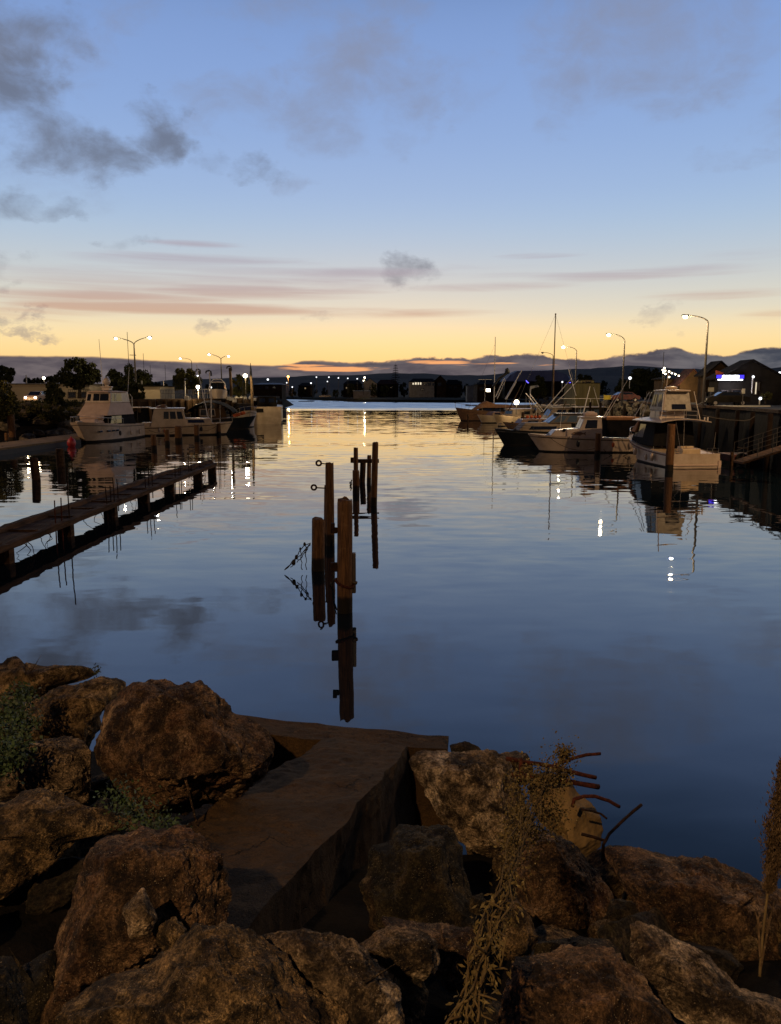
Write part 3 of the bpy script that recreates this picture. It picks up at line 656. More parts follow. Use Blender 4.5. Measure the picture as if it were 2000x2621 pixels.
for pts in [[(1245, 2440, 2.85), (1215, 2420, 2.8), (1198, 2450, 2.8), (1200, 2500, 2.8), (1205, 2530, 2.8)], [(1262, 2400, 2.95), (1225, 2470, 2.85), (1210, 2440, 2.8)], [(1250, 2480, 2.8), (1265, 2500, 2.8), (1262, 2520, 2.8), (1240, 2518, 2.8)],
            [(1225, 2545, 2.7), (1245, 2550, 2.68), (1272, 2560, 2.66)], [(1290, 2330, 3.1), (1260, 2310, 3.1), (1245, 2306, 3.1)], [(1320, 2230, 3.4), (1340, 2260, 3.35), (1352, 2310, 3.3)], [(1215, 2560, 2.7), (1235, 2600, 2.66), (1262, 2612, 2.66)], [(1200, 2560, 2.7), (1175, 2570, 2.7), (1150, 2600, 2.7)],
            [(1262, 2395, 3), (1285, 2470, 2.9), (1278, 2390, 3.0)], [(1280, 2480, 2.9), (1297, 2400, 2.9), (1270, 2380, 3.0)], [(1255, 2480, 2.85), (1290, 2478, 2.85), (1300, 2482, 2.85)], [(1180, 2600, 2.6), (1150, 2610, 2.6), (1140, 2640, 2.6)]]:
    MB().tube([p-o0 for p in dense(pts, 4)], .005, 5, .0025).build('tendril', 'stem_dry', pl, smooth=True)

pl = thing('grass_plume', 'tall brown feathery grass seed head at the right edge', 'grass plume', D(1945, 2500, 2.95)); o0 = Vector(pl.location)
path = [(1945, 2500, 2.95), (1952, 2400, 3.0), (1966, 2280, 3.05), (1980, 2180, 3.1), (1994, 2080, 3.1), (2008, 1950, 3.15)]
MB().tube([p-o0 for p in dense(path, 4)], .006, 6, .003).build('stem', 'stem_dry', pl, smooth=True)
lf = MB(); Pd = dense(path[2:], 26)
for i, p in enumerate(Pd):
    k = i/len(Pd); wd = .020+.042*math.sin(PI*min(1, max(0, (k*1.15-.12))))**1
    leaves(lf, [p-o0+Vector((wd*.25, 0, 0))], .005, 150, wd*.40, rs, 4.0, -1.6)
lf.build('seed_head', 'plume', pl)
for k, (px, py, t) in enumerate([(1985, 2300, 2.95), (1932, 2330, 3.0)]):
    mb = MB(); a_ = D(1946, 2490-40*k, 2.96)-o0; b_ = D(px, py, t)-o0; mid = a_.lerp(b_, .55)+Vector((0, 0, .05)); w_ = Vector((.004, 0, .001)); mb.loft([[a_-w_, a_+w_], [mid-w_*1.1, mid+w_*1.1], [b_-w_*.1, b_+w_*.1]], False, False); mb.build('leaf_blade', 'plume', pl)
def ivy(name, label, blobs_, mat, n, size, cat, asp=1.2):
    c0 = D(*blobs_[0][:3]); mb = MB(); p_ = thing(name, label, cat, c0)
    for px, py, t, s in blobs_: leaves(mb, [D(px, py, t)-c0], size, n, s, rs, asp)
    mb.build('leaves', mat, p_)
    for px, py, t, s in blobs_:
        c = D(px, py, t)-c0; mb = MB()
        for k in range(1): mb.tube([c+Vector((rs.gauss(0, s), rs.gauss(0, s), -s*1.2)), c+Vector((rs.gauss(0, s*.5), 0, 0)), c+Vector((rs.gauss(0, s), rs.gauss(0, s), s))], .004, 5)
        mb.build('stem', 'leaf_dark', p_, smooth=True)
ivy('ivy', 'dark green leafy ivy hanging over the rocks at the left edge', [(40, 1805, 7.2, .08), (12, 1830, 7.1, .09), (58, 1850, 7.0, .07), (38, 1885, 6.6, .08), (15, 1930, 6.2, .08), (45, 1925, 6.1, .06), (0, 1960, 6.0, .06), (62, 1775, 7.4, .045), (0, 1880, 6.6, .09)], 'leaf_green', 420, .026, 'ivy')
ivy('green_weed', 'low green weed under the big pitted boulder', [(330, 2070, 5.2, .06), (370, 2100, 5.1, .07), (400, 2115, 5.0, .06), (430, 2125, 4.95, .05), (300, 2040, 5.4, .06)], 'leaf_green', 200, .016, 'weed', 2)
ivy('twig_plant', 'tiny twiggy plant standing against the water on the far left boulder', [(244, 1712, 9.3, .03), (246, 1722, 9.3, .025)], 'leaf_dark', 26, .02, 'plant', 2)

# rubble in the gaps
import bmesh
rs = random.Random(21); base = []
for q in range(5):
    bm = bmesh.new(); bmesh.ops.create_icosphere(bm, subdivisions=4, radius=1)
    for v in bm.verts:
        d = v.co.normalized(); p = Vector(d)
        rq = random.Random(q)
        for _ in range(9):
            n_ = Vector((rq.uniform(-1, 1), rq.uniform(-1, 1), rq.uniform(-1, 1))).normalized(); s_ = p.dot(n_)
            if s_ > .66: p -= n_*(s_-.66)
        v.co = p*(1+.12*noise.noise(d*3+Vector((q*3, 5, 0)))+.05*noise.noise(d*9))
    me = bpy.data.meshes.new('rubble_stone'); bm.to_mesh(me); bm.free(); me.materials.append(M['rock_dark' if q % 2 else 'rock_gold']); base.append(me)
for k in range(130):
    y = rs.uniform(1.6, 8.2); x = rs.uniform(-.62, .62)*y
    if x > 1.5 and y > 6.2: continue
    if -1.6 < x < .9 and y > 3.6: continue
    o = bpy.data.objects.new('rubble_stone', base[k % 5]); COL.objects.link(o); s = rs.uniform(.07, .20)*(1 if y < 4 else 1.4); o.location = (x, y, ground_z(x, y)+s*.25); o.scale = (s*rs.uniform(.8, 1.5), s, s*rs.uniform(.6, .9)); o.rotation_euler = (rs.uniform(-.6, .6), rs.uniform(-.6, .6), rs.uniform(0, 6))
    tag(o, 'small dark rubble stone lying in the gaps between the boulders', 'stone', 'rubble stones in the gaps')
# ---------------------------------------------------------------- timber piles in the middle
def pile(px0, px1, py_top, py_water, label, tilt=0, group='old timber piles in mid channel', top='flat', mat='pile', extra=None, name='timber_pile', zmin=-1.0):
    cx = (px0+px1)/2; p = W(cx, py_water, 0); t = (p-Vector((0, 0, H))).dot(Vector((0, CP, -SP))); r = (px1-px0)/2/F*t
    zt = zat(py_top, t); mb = MB(); rings = []; n = 22; m = 34; sd = cx*.37
    for i in range(m+1):
        z = zmin+(zt-zmin)*i/m; k = (z-zmin)/(zt-zmin)
        ring = []
        for j in range(n):
            a_ = 2*PI*j/n; rr = r*(1.05-.09*k)*(1+.06*noise.noise((math.cos(a_)*1.2, math.sin(a_)*1.2+sd, z*.8))+.03*noise.noise((math.cos(a_)*5, math.sin(a_)*5+sd, z*.5)))
            zz = z
            if i >= m-1: zz += .10*min(1, r/.18)*noise.noise((math.cos(a_)*1.3, math.sin(a_)*1.3, sd)); rr *= (.955 if i == m else 1)
            ring.append((tilt*z+math.cos(a_)*rr, math.sin(a_)*rr, zz))
        rings.append(ring)
    if top == 'round': rings.append([(tilt*zt+(x_-tilt*zt)*.8, y_*.8, zt+r*.25) for x_, y_, z_ in rings[-1]])
    mb.loft(rings)
    root = thing(name, label, 'timber pile', p, 0, group)
    mb.build('post', mat, root, smooth=False)
    for pp in root.children: 
        for f in pp.data.polygons: f.use_smooth = abs(f.normal.z) < .7
    if extra: extra(root, r, zt, t)
    return root
def bolts(*L):
    def f(root, r, zt, t):
        for (dz, ln) in L:
            mb = MB(); z = zt-dz
            mb.tube([(-r*.6, -r*.3, z), (-r-ln, -r*.3, z+.02)], .022, 6); mb.build('bolt', 'rust_dark', root)
            mb = MB(); c = Vector((-r-ln-.09, -r*.3, z+.03)); mb.tube([c+Vector((math.cos(q)*.085, 0, math.sin(q)*.085)) for q in np.linspace(0, 2*PI, 13)], .035, 6)
            mb.build('ring', 'rust', root)
    return f
def nearband(root, r, zt, t):
    mb = MB(); mb.tube([(math.cos(q)*(r+.02), math.sin(q)*(r+.02), .72-.08*math.cos(q+.4)) for q in np.linspace(0, 2*PI, 25)], .035, 6, jit=.2); mb.build('rope_band', 'rust', root)
    mb = MB(); mb.box((-r-.05, 0, 2.02), (.16, .12, .14)); mb.box((-r-.08, 0, 2.12), (.10, .14, .16)); mb.build('bracket', 'rust_dark', root, bevel=.02)
    mb = MB(); mb.box((-r-.05, 0, 1.12), (.18, .12, .22)); mb.build('bracket', 'rust_dark', root, bevel=.02)
    mb = MB(); mb.box((r+.03, .12, .95), (.12, .16, 1.0)); mb.tube([(r, 0, .75), (r+.13, 0, .72)], .05, 6); mb.build('fender_strip', 'trim', root, bevel=.02)
pile(863, 902, 1274, 1566, 'nearest and tallest timber pile, thick, with a rusty band low down', .012, extra=nearband)
pile(798, 831, 1326, 1460, 'short stout timber pile left of the nearest pile, cable fixed to its side', .02)
pile(835, 857, 1183, 1396, 'slim tall timber pile with two ringed bolts behind the short stout pile', 0, extra=bolts((.02, .12), (.86, .30)))
pile(829, 845, 1240, 1394, 'shorter dark timber pile half hidden behind the ringed pile', .02)
pile(949, 965, 1131, 1294, 'tallest slim pile of the far pair cluster, right side', .03)
pile(906, 918, 1145, 1259, 'thin straight pile on the left of the far cluster', 0)
pile(903, 921, 1204, 1262, 'low wide stump in front of the thin far pile', 0)
pile(920, 935, 1177, 1234, 'leaning dark pile in the middle of the far cluster', .05, mat='wood_dark')
pile(939, 950, 1165, 1240, 'broken topped pile against the tallest far pile', .02)
mb = MB(); A_ = W(918, 1245, 0); mb.box((.55, 0, 0), (1.5, .14, .22), 0); mb.box((-.15, .0, .05), (.3, .2, .3)); mb.box((1.0, 0, .05), (.2, .2, .3))
o = mb.build('cross_beam', 'wood_dark', bevel=.02); o.location = D(925, 1180, 43.5)-Vector((.3, 0, 0)); tag(o, 'horizontal timber beam joining the far cluster of piles', 'timber beam')
# rope/cable tangle hanging from the short pile
def cable_thing(name, label, origin, segs, r, mat='rope', sag=.05):
    root = thing(name, label, 'cable', origin)
    for k, (A0, B0) in enumerate(segs):
        A0 = Vector(A0)-Vector(origin); B0 = Vector(B0)-Vector(origin); pts = []
        for i in range(9):
            u = i/8; p = A0.lerp(B0, u); p.z -= sag*4*u*(1-u)*(1 if k % 2 else .4); p.x += .02*math.sin(i*2+k); pts.append(p)
        MB().tube(pts, r, 5, jit=.3).build('cable', mat, root)
    return root
tt = 23.0
Q = lambda px, py, t=tt: D(px, py, t)
cb = cable_thing('mooring_tangle', 'tangle of old cables and ropes running from the short stout pile into the water', W(730, 1460, 0),
 [(Q(795, 1389), Q(778, 1394)), (Q(780, 1392), Q(730, 1459)), (Q(794, 1394), Q(732, 1456)), (Q(795, 1390), Q(760, 1440)), (Q(770, 1405), Q(773, 1459)), (Q(783, 1392), Q(784, 1459)), (Q(790, 1394), Q(779, 1414)), (Q(762, 1420), Q(745, 1452)), (Q(757, 1425), Q(765, 1432))], .013, 'rope', .05)
for (px, py, s) in [(752, 1440, .075), (759, 1426, .06), (780, 1393, .05), (769, 1405, .04)]:
    MB().sphere(Q(px, py)-Vector(cb.location), s, 9, 6, .8, .8, 1.3).build('knot', 'rope', cb)
cb = cable_thing('hanging_rope', 'knotted rope dangling between the two nearest tall piles', D(850, 1500, 21.5), [(D(846, 1490, 21.8), D(862, 1560, 20.6)), (D(858, 1440, 21), D(846, 1530, 21.6)), (D(860, 1480, 20.5), D(836, 1508, 22.5))], .02)
cb = cable_thing('hanging_rope', 'knotted rope hanging beside the tallest far pile', D(941, 1280, 37), [(D(944, 1262, 37), D(940, 1282, 37)), (D(941, 1270, 37), D(942, 1292, 37)), (D(900, 1228, 40.5), D(899, 1256, 40.5)), (D(897, 1233, 40.5), D(897, 1250, 40.5))], .035)

# loose posts on the left
def leftpile(px0, px1, yt, wat, lab, **k): return pile(px0, px1, yt, wat, lab, group='posts standing in the water on the left', **k)
leftpile(83, 104, 1172, 1229, 'thick ragged dark stump standing alone left of the jetty', tilt=-.05, mat='wood_dark')
leftpile(146, 167, 1148, 1196, 'ragged dark stump below the floating dock', mat='wood_dark')
leftpile(388, 402, 1113, 1151, 'first short brown post in front of the cream launch, nearest the cruiser')
leftpile(423, 435, 1100, 1138, 'second square topped post in front of the cream launch')
leftpile(449, 467, 1092, 1130, 'third knobbly round topped post in front of the cream launch', top='round')
leftpile(498, 511, 1086, 1123, 'fourth post in front of the cream launch, two toned')
leftpile(556, 566, 1084, 1113, 'dark post at the bow of the cream launch')
leftpile(4, 12, 1142, 1160, 'low dark stump at the far left behind the dock', mat='wood_dark')
def capped(px0, px1, top, ybase, lab):
    o = pile(px0, px1, top+10, ybase, lab, group='capped posts of the floating dock'); mb = MB(); r = None
    ch = o.children[0]; zt = max(v.co.z for v in ch.data.vertices); r = max(v.co.x for v in ch.data.vertices)
    rings = [[(math.cos(2*PI*j/12)*q, math.sin(2*PI*j/12)*q, z) for j in range(12)] for q, z in ((r*1.12, zt-.02), (r*1.12, zt+.1), (r*.08, zt+.62))]
    mb.loft(rings); mb.build('cap', 'dock', o)
capped(23, 41, 1051, 1128, 'capped cream post at the far left of the floating dock')
capped(160, 175, 1043, 1112, 'capped cream post beside the bow of the white cruiser')
pile(14, 24, 1108, 1137, 'short brown post next to the leftmost capped post', group='capped posts of the floating dock')
# right hand mooring posts
pile(1703, 1723, 1085, 1204, 'tall thick mooring post in front of the fly bridge boat', group='mooring posts on the right', top='flat')
pile(1522, 1537, 1108, 1165, 'mooring post in front of the white boat with the fish picture', group='mooring posts on the right')
pile(1334, 1342, 1055, 1100, 'dark mooring post among the far right boats', group='mooring posts on the right', mat='wood_dark')
pile(1370, 1378, 1056, 1092, 'dark mooring post behind the navy boat', group='mooring posts on the right', mat='wood_dark')
pile(1196, 1200, 1060, 1086, 'slim post at the bow of the farthest boats', group='mooring posts on the right', mat='wood_dark')

# ---------------------------------------------------------------- derelict jetty
jt = thing('derelict_jetty', 'long low derelict timber jetty running out from the left with rusty rods', 'jetty', (-12, 22, 0))
j0 = Vector(jt.location)
def jx(y): return -11.75+.012*(y-22)
mb = MB(); n = 90; secs = []
for i in range(n+1):
    y = 14+(50.6-14)*i/n; xr = jx(y); w = 1.35
    endk = max(0, (y-44)/6.6); w *= 1-.62*endk; xl = xr-w
    zt = .80+.03*noise.noise((y*1.3, 0, 0))+.05*noise.noise((y*4, 3, 0)); zb_ = .50+.03*noise.noise((y*2, 7, 0)); jj = .035*noise.noise((y*3, 1, 5)); zr = zt-.10-.03*noise.noise((y*5, 1, 9))
    lip = .07+.05*noise.noise((y*2.5, 11, 0))
    secs.append([Vector((xr+jj, y, zb_)), Vector((xr+jj+.02, y, zr)), Vector((xr-.12+jj, y, zr+.03)), Vector((xr-.3, y, zt-.10)), Vector((xl+.30, y, zt-.08)), Vector((xl+.22, y, zt+lip)), Vector((xl-jj, y, zt+lip)), Vector((xl-jj, y, zb_+.05))])
mb.loft([[p-j0 for p in s] for s in secs]); mb.build('deck', 'wood_dark', jt)
rs = random.Random(3)
for k in range(15):
    y = 17+k*2.2+rs.uniform(-.5, .5); xr = jx(y)
    MB().box(Vector((xr-.75, y, .72))-j0, (1.2, .16, .08), rs.uniform(-.12, .12)).build('cross_plank', 'wood_dark', jt)
for px in (25, 181, 294, 376, 440, 510, 545):
    y = 11.85*F/(1000-px)*CP*1.0; xr = jx(y); mb = MB(); w = .5
    pts = [[(xr-.15-w*u+.02*noise.noise((z, y, u)), y+dy, z) for u, dy in ((0, -.17), (0, .17), (1, .17), (1, -.17))] for z in (-.8, -.2, .1, .58)]
    mb.loft([[Vector(q)-j0 for q in s] for s in pts]); mb.build('support', 'wood_dark', jt)
for px, pyt, bz in [(138, 1281, -.1), (155, 1274, -.1), (170, 1196, .4), (271, 1245, -.1), (283, 1243, -.1), (289, 1222, .5), (300, 1226, .5), (371, 1206, .0), (379, 1182, .3), (388, 1190, .4), (447, 1188, -.1), (457, 1196, -.1), (463, 1205, .2), (482, 1165, .6), (488, 1168, .6), (511, 1172, -.1), (559, 1158, -.1), (564, 1162, -.1)]:
    y = 11.8*F/(1000-px)*CP; t = y/CP/(1+0)*1.0; p = D(px, pyt, 11.8*F/(1000-px)); xr = p.x; yy = p.y
    mb = MB(); mb.tube([Vector((xr, yy, bz-.3))-j0, Vector((xr+rs.uniform(-.02, .02), yy, (p.z+bz)/2))-j0, Vector((xr+rs.uniform(-.03, .03), yy, max(p.z, 1.25)))-j0], .026, 6, .022)
    mb.build('rod', 'rust' if px in (138, 155) else 'rust_dark', jt)
for px, py in [(60, 1403), (70, 1400), (66, 1410), (120, 1385), (130, 1380), (112, 1390), (215, 1345), (240, 1335), (262, 1325), (268, 1328), (342, 1295), (350, 1300), (408, 1262), (418, 1268), (424, 1258), (487, 1238), (492, 1240)]:
    t = 11.9*F/(1000-px); p = D(px, py, t); mb = MB(); q0 = Vector((p.x, p.y, .52)); pts = [q0]
    for k in range(1, 7): q0 = q0+Vector((rs.uniform(-.03, .16)*(1 if rs.random() > .4 else -1), rs.uniform(-.1, .1), -.085)); pts.append(q0)
    mb.tube([q-j0 for q in pts], .016, 5, .010); mb.build('broken_wire', 'rust_dark', jt)

# ---------------------------------------------------------------- boats
def hull_pts(L, B, fb, fs, rake, n=16, flare=.3, tr=.86):
    S = []
    for i in range(n+1):
        s = i/n
        if s < .45: b_ = B/2*(tr+(1-tr)*math.sin(s/.45*PI/2))
        else:
            k = (s-.45)/.55; b_ = B/2*math.sqrt(max(0, 1-k**2.4))
        b_ = max(b_, .015); z = fs+(fb-fs)*s**1.9; bw = b_*(1-flare*s**1.5); S.append((s, b_, bw, z))
    return S
def boat_hull(root, L, B, fb, fs, rake=1.2, mat='white', boot='boot', trim='trim', flare=.3, tr=.86, boot_h=.14, stripe=None, rail=None):
    S = hull_pts(L, B, fb, fs, rake, flare=flare, tr=tr); rings = []
    for s, b_, bw, z in S:
        def pt(y, zz):
            f = max(0, min(1, zz/z)); x = -L/2+L*s-rake*(s**4)*(1-f)-(.25*L*s**8 if zz < -.3 else 0); return Vector((x, y, zz))
        half = [(bw*.75, -.35), (bw*.97, 0), (bw, boot_h), (bw+(b_-bw)*.35, z*.5), (b_*.98, z*.86), (b_, z)]
        rings.append([pt(0, -.5)]+[pt(y, q) for y, q in half]+[pt(-y, q) for y, q in half[::-1]])
    n = len(rings[0]); mb = MB(); vs = [p for r in rings for p in r]; fb_, fu = [], []
    low = {0, 1, 2, n-1, n-2, n-3}
    for i in range(len(rings)-1):
        for j in range(n):
            if j == 6: continue   # open top
            a = i*n+j; b = i*n+(j+1) % n
            (fb_ if (j in (0, 1, 2, n-1, n-2, n-3)) else fu).append((a, b, b+n, a+n))
    mb.add(vs, fu, 0); o_ = len(mb.v); mb.add(vs, fb_, 1)
    mb.add(rings[0], [tuple(range(n))[::-1]], 0)
    h = mb.build('hull', [mat, boot], root)
    for f in h.data.polygons: f.use_smooth = len(f.vertices) == 4
    dk = MB(); dk.loft([[(r[6].x, r[6].y*.98, r[6].z-.06), (r[7].x, r[7].y*.98, r[7].z-.06)] for r in rings], False, False); dk.build('deck', 'cream' if mat != 'brownboat' else 'trim', root)
    g1 = [r[6] for r in rings]; g2 = [r[7] for r in rings]
    tb = MB(); tb.tube([g1[0]]+g1+g2[::-1]+[g1[0]], .05, 6); tb.build('gunwale', trim, root)
    if stripe:
        sb = MB()
        for sgn in (1, -1):
            for i in range(len(rings)-1):
                k = 5 if sgn > 0 else 8
                a = rings[i][k]; b = rings[i+1][k]; off = Vector((0, sgn*.02, 0)); sb.hexa([a+off-Vector((0, 0, .05)), b+off-Vector((0, 0, .05)), b+off*.2-Vector((0, 0, .05)), a+off*.2-Vector((0, 0, .05)), a+off+Vector((0, 0, .05)), b+off+Vector((0, 0, .05)), b+off*.2+Vector((0, 0, .05)), a+off*.2+Vector((0, 0, .05))])
        sb.build('rub_strake', stripe, root)
    if rail:
        i0 = rail[0]; hgt = rail[1]; rb = MB()
        P1 = [g+Vector((0, -.08, hgt)) for g in g1[i0:]]; P2 = [g+Vector((0, .08, hgt)) for g in g2[i0:]]
        rb.tube(P1+[P1[-1]+Vector((.25, -P1[-1].y, .02))]+P2[::-1], .028, 6)
        for i in range(0, len(P1), 2): rb.tube([P1[i]-Vector((0, 0, hgt)), P1[i]], .02, 5); rb.tube([P2[i]-Vector((0, 0, hgt)), P2[i]], .02, 5)
        rb.build('bow_rail', 'steel', root)
    return S
def cabin(root, x0b, x1b, x0t, x1t, wb, wt, z0, z1, mat='white', name='cabin', wins=(), front=None, frame=None, bev=.05, label=None, back=None, z1f=None, gl='glass'):
    """tapered house; x0 = aft, x1 = fore; wins = list of (u0,u1,v0,v1) on each side, front likewise"""
    zf = z1f if z1f is not None else z1
    q = [Vector(p) for p in [(x0b, -wb/2, z0), (x1b, -wb*.45, z0), (x1b, wb*.45, z0), (x0b, wb/2, z0), (x0t, -wt/2, z1), (x1t, -wt*.45, zf), (x1t, wt*.45, zf), (x0t, wt/2, z1)]]
    mb = MB(); mb.hexa(q); c = mb.build(name, mat, root, bevel=bev, label=label)
    sides = [(q[0], q[1], q[5], q[4]), (q[2], q[3], q[7], q[6])]
    for k, sd in enumerate(sides):
        for (u0, u1, v0, v1) in wins:
            if k == 1: u0, u1 = 1-u1, 1-u0
            mb = MB(); mb.panel(sd, u0, u1, v0, v1, .012, .04); mb.build('window', gl, c)
            if frame:
                mb = MB(); e = .02; mb.panel(sd, u0-e, u1+e, v0-e*2, v0, .025, .03); mb.panel(sd, u0-e, u1+e, v1, v1+e*2, .025, .03); mb.panel(sd, u0-e, u0, v0, v1, .025, .03); mb.panel(sd, u1, u1+e, v0, v1, .025, .03); mb.build('window_frame', frame, c)
    if front:
        for (u0, u1, v0, v1) in front: mb = MB(); mb.panel((q[1], q[2], q[6], q[5]), u0, u1, v0, v1, .012, .04); mb.build('window', gl, c)
    if back:
        for (u0, u1, v0, v1) in back: mb = MB(); mb.panel((q[3], q[0], q[4], q[7]), u0, u1, v0, v1, .012, .04); mb.build('window', gl, c)
    return c
def roof(root, x0, x1, w, z, th=.08, mat='white', camber=.08, name='roof'):
    rings = []
    for i in range(5):
        x = x0+(x1-x0)*i/4; k = math.sin(PI*(.12+.76*i/4))**.35
        rings.append([(x, -w/2*k, z), (x, w/2*k, z), (x, w/2*k, z+th), (x, 0, z+th+camber), (x, -w/2*k, z+th)])
    mb = MB(); mb.loft(rings); return mb.build(name, mat, root, bevel=.01)
def whip(root, p, q, r=.025, mat='alu', name='antenna'):
    mb = MB(); mb.tube([p, Vector(p).lerp(Vector(q), .5), q], r, 6, r*.5); return mb.build(name, mat, root)
def railing(root, pts, h, r=.022, mat='steel', name='railing', mid=True):
    mb = MB(); P1 = [Vector(p)+Vector((0, 0, h)) for p in pts]; mb.tube(P1, r, 6)
    if mid: mb.tube([Vector(p)+Vector((0, 0, h*.5)) for p in pts], r*.8, 6)
    for p, q in zip(pts, P1): mb.tube([p, q], r*.9, 6)
    return mb.build(name, mat, root)
def pos(px, py): p = W(px, py, 0); return p
# --- white flybridge cruiser, bow towards the camera-left
b0 = (W(214, 1133, 0)+Vector((0, 0, 0))); st = W(345, 1121, 0); ctr = Vector((b0.x+.6, b0.y+4.7, 0)); L = 13.0
ang = R(-94)
cr = thing('motor_cruiser', 'large white fly bridge motor cruiser with pale canvas screens, bow towards the camera', 'boat', ctr, ang)
boat_hull(cr, L, 4.7, 2.35, 1.75, 1.9, 'white', 'boot', 'white', .42, .9, .22, stripe='trim', rail=(8, .62))
c = cabin(cr, -4.6, 2.6, -4.2, 1.6, 3.8, 3.5, 1.75, 3.05, 'black_canvas', 'saloon', wins=[(.55, .95, .2, .85)], gl='glass')
cabin(cr, -4.0, 2.9, -3.6, 1.3, 3.85, 3.3, 2.95, 4.35, 'pinkwhite', 'screen_cover', bev=.04)
cabin(cr, -3.6, 1.35, -3.4, .95, 3.3, 3.1, 4.37, 5.55, 'white', 'fly_bridge', wins=[(.42, .72, .15, .9), (.76, .95, .15, .9)], front=[(.06, .2, .2, .85), (.3, .55, .2, .88), (.57, .92, .2, .88)], gl='glass')
roof(cr, -3.9, 1.3, 3.5, 5.56, .10, 'pinkwhite', .1)
cabin(cr, 2.0, 4.6, 2.4, 3.9, 2.3, 1.8, 2.05, 2.6, 'pinkwhite', 'deck_hatch', bev=.12)
mb = MB(); mb.tube([(3.1, -1.3, 2.75), (2.9, -.6, 2.78), (2.85, .3, 2.78), (3.1, 1.3, 2.75)], .28, 10); mb.build('dinghy', 'pinkwhite', cr, smooth=True)
mb = MB(); mb.box((-1.2, 0, 5.95), (.9, .9, .30)); mb.box((-1.2, 0, 6.2), (.5, 1.3, .16)); mb.box((-1.2, 0, 6.38), (.35, .35, .25)); mb.build('radar_mount', 'white', cr, bevel=.04)
mb = MB(); mb.sphere((-1.2, 0, 6.85), .42, 14, 9, 1, 1, 1.15); mb.build('radar_dome', 'white', cr, smooth=True)
for k, (x, y) in enumerate([(-3.9, 1.75), (-3.9, -1.75)]):
    mb = MB(); mb.tube([(x, y, 3.2), (x-.1, y, 5.0), (x+.3, y*.95, 5.4)], .05, 6); mb.build('handrail', 'steel', cr)
for u in (4.4, 3.1, 2.2, 1.4):
    for sg in (1, -1):
        S = (u+L/2)/L; mb = MB(); k = (S-.45)/.55; by = 4.7/2*math.sqrt(max(0, 1-max(0, k)**2.4)) if S > .45 else 2.35
        by *= (1-.42*S**1.5)+.42*S**1.5*.62; mb.box((u-.1, sg*(by+.0), 1.22), (.55, .16, .2), -sg*.16*(S > .6)); mb.build('porthole', 'glass', cr, bevel=.05)
whip(cr, (-3.5, -1.5, 5.6), (-4.6, -2.2, 12.0), .045)
whip(cr, (-3.5, 1.5, 5.6), (-4.0, 1.6, 8.6), .03)
mb = MB(); mb.tube([(5.4, 0, 2.3), (6.6, 0, 2.28)], .1, 6); mb.box((6.1, 0, 2.42), (.9, .35, .1)); mb.build('bow_sprit', 'white', cr, bevel=.03)
cr.scale = (1, .97, .95)
# red buoy
mb = MB(); mb.sphere((0, 0, .35), .42, 12, 8, 1, 1, 1.25); mb.tube([(0, 0, .8), (0, 0, 1.0)], .08, 8); o = mb.build('buoy', 'red', smooth=True); o.location = W(184, 1143, 0); tag(o, 'red buoy floating at the bow of the white cruiser', 'buoy')
# --- cream launch, broadside, bow right
p0 = W(356, 1115, 0); p1 = W(588, 1112, 0); ctr = (p0+p1)/2+Vector((-.6, .5, 0))
cl = thing('cream_launch', 'cream cabin launch with three square side windows moored behind a row of posts', 'boat', ctr, math.atan2(p1.y-p0.y, p1.x-p0.x))
boat_hull(cl, 12.8, 3.6, 1.65, 1.05, .9, 'cream', 'boot', 'trim', .25, .9, .18, stripe='trim', rail=(12, .5))
cabin(cl, -3.6, .9, -3.1, .35, 2.8, 2.5, 1.0, 3.25, 'cream', 'wheelhouse', wins=[(.34, .50, .46, .86), (.54, .72, .46, .86), (.76, .93, .46, .86)], front=[(.08, .45, .45, .9), (.55, .92, .45, .9)], frame='cream')
roof(cl, -3.6, .6, 2.7, 3.26, .08, 'white')
cabin(cl, .5, 4.1, .5, 3.6, 2.4, 2.1, 1.05, 2.1, 'cream', 'fore_cabin', wins=[(.12, .72, .45, .82)], gl='glass')
cabin(cl, -4.9, -3.6, -4.6, -3.5, 2.6, 2.4, 1.0, 1.6, 'cream', 'cockpit_box')
mb = MB(); mb.sphere((-2.2, 0, 3.5), .45, 12, 6, 1.5, 1, .5); mb.box((-2.0, 0, 3.75), (.5, .3, .12)); mb.build('dinghy', 'brownboat', cl, smooth=True)
whip(cl, (-5.2, 1.2, 1.1), (-5.2, 1.2, 3.4), .04, 'darkmetal', 'awning_pole'); whip(cl, (-6.0, -1.2, 1.1), (-6.0, -1.2, 3.2), .04, 'darkmetal', 'awning_pole')
mb = MB(); mb.box((-5.0, 0, 3.45), (2.8, 2.6, .08)); mb.build('awning', 'cream', cl)
whip(cl, (3.4, 0, 2.1), (2.2, 0, 8.7), .07, 'alu', 'mast'); whip(cl, (4.9, 0, 1.5), (4.9, 0, 3.7), .03, 'alu')
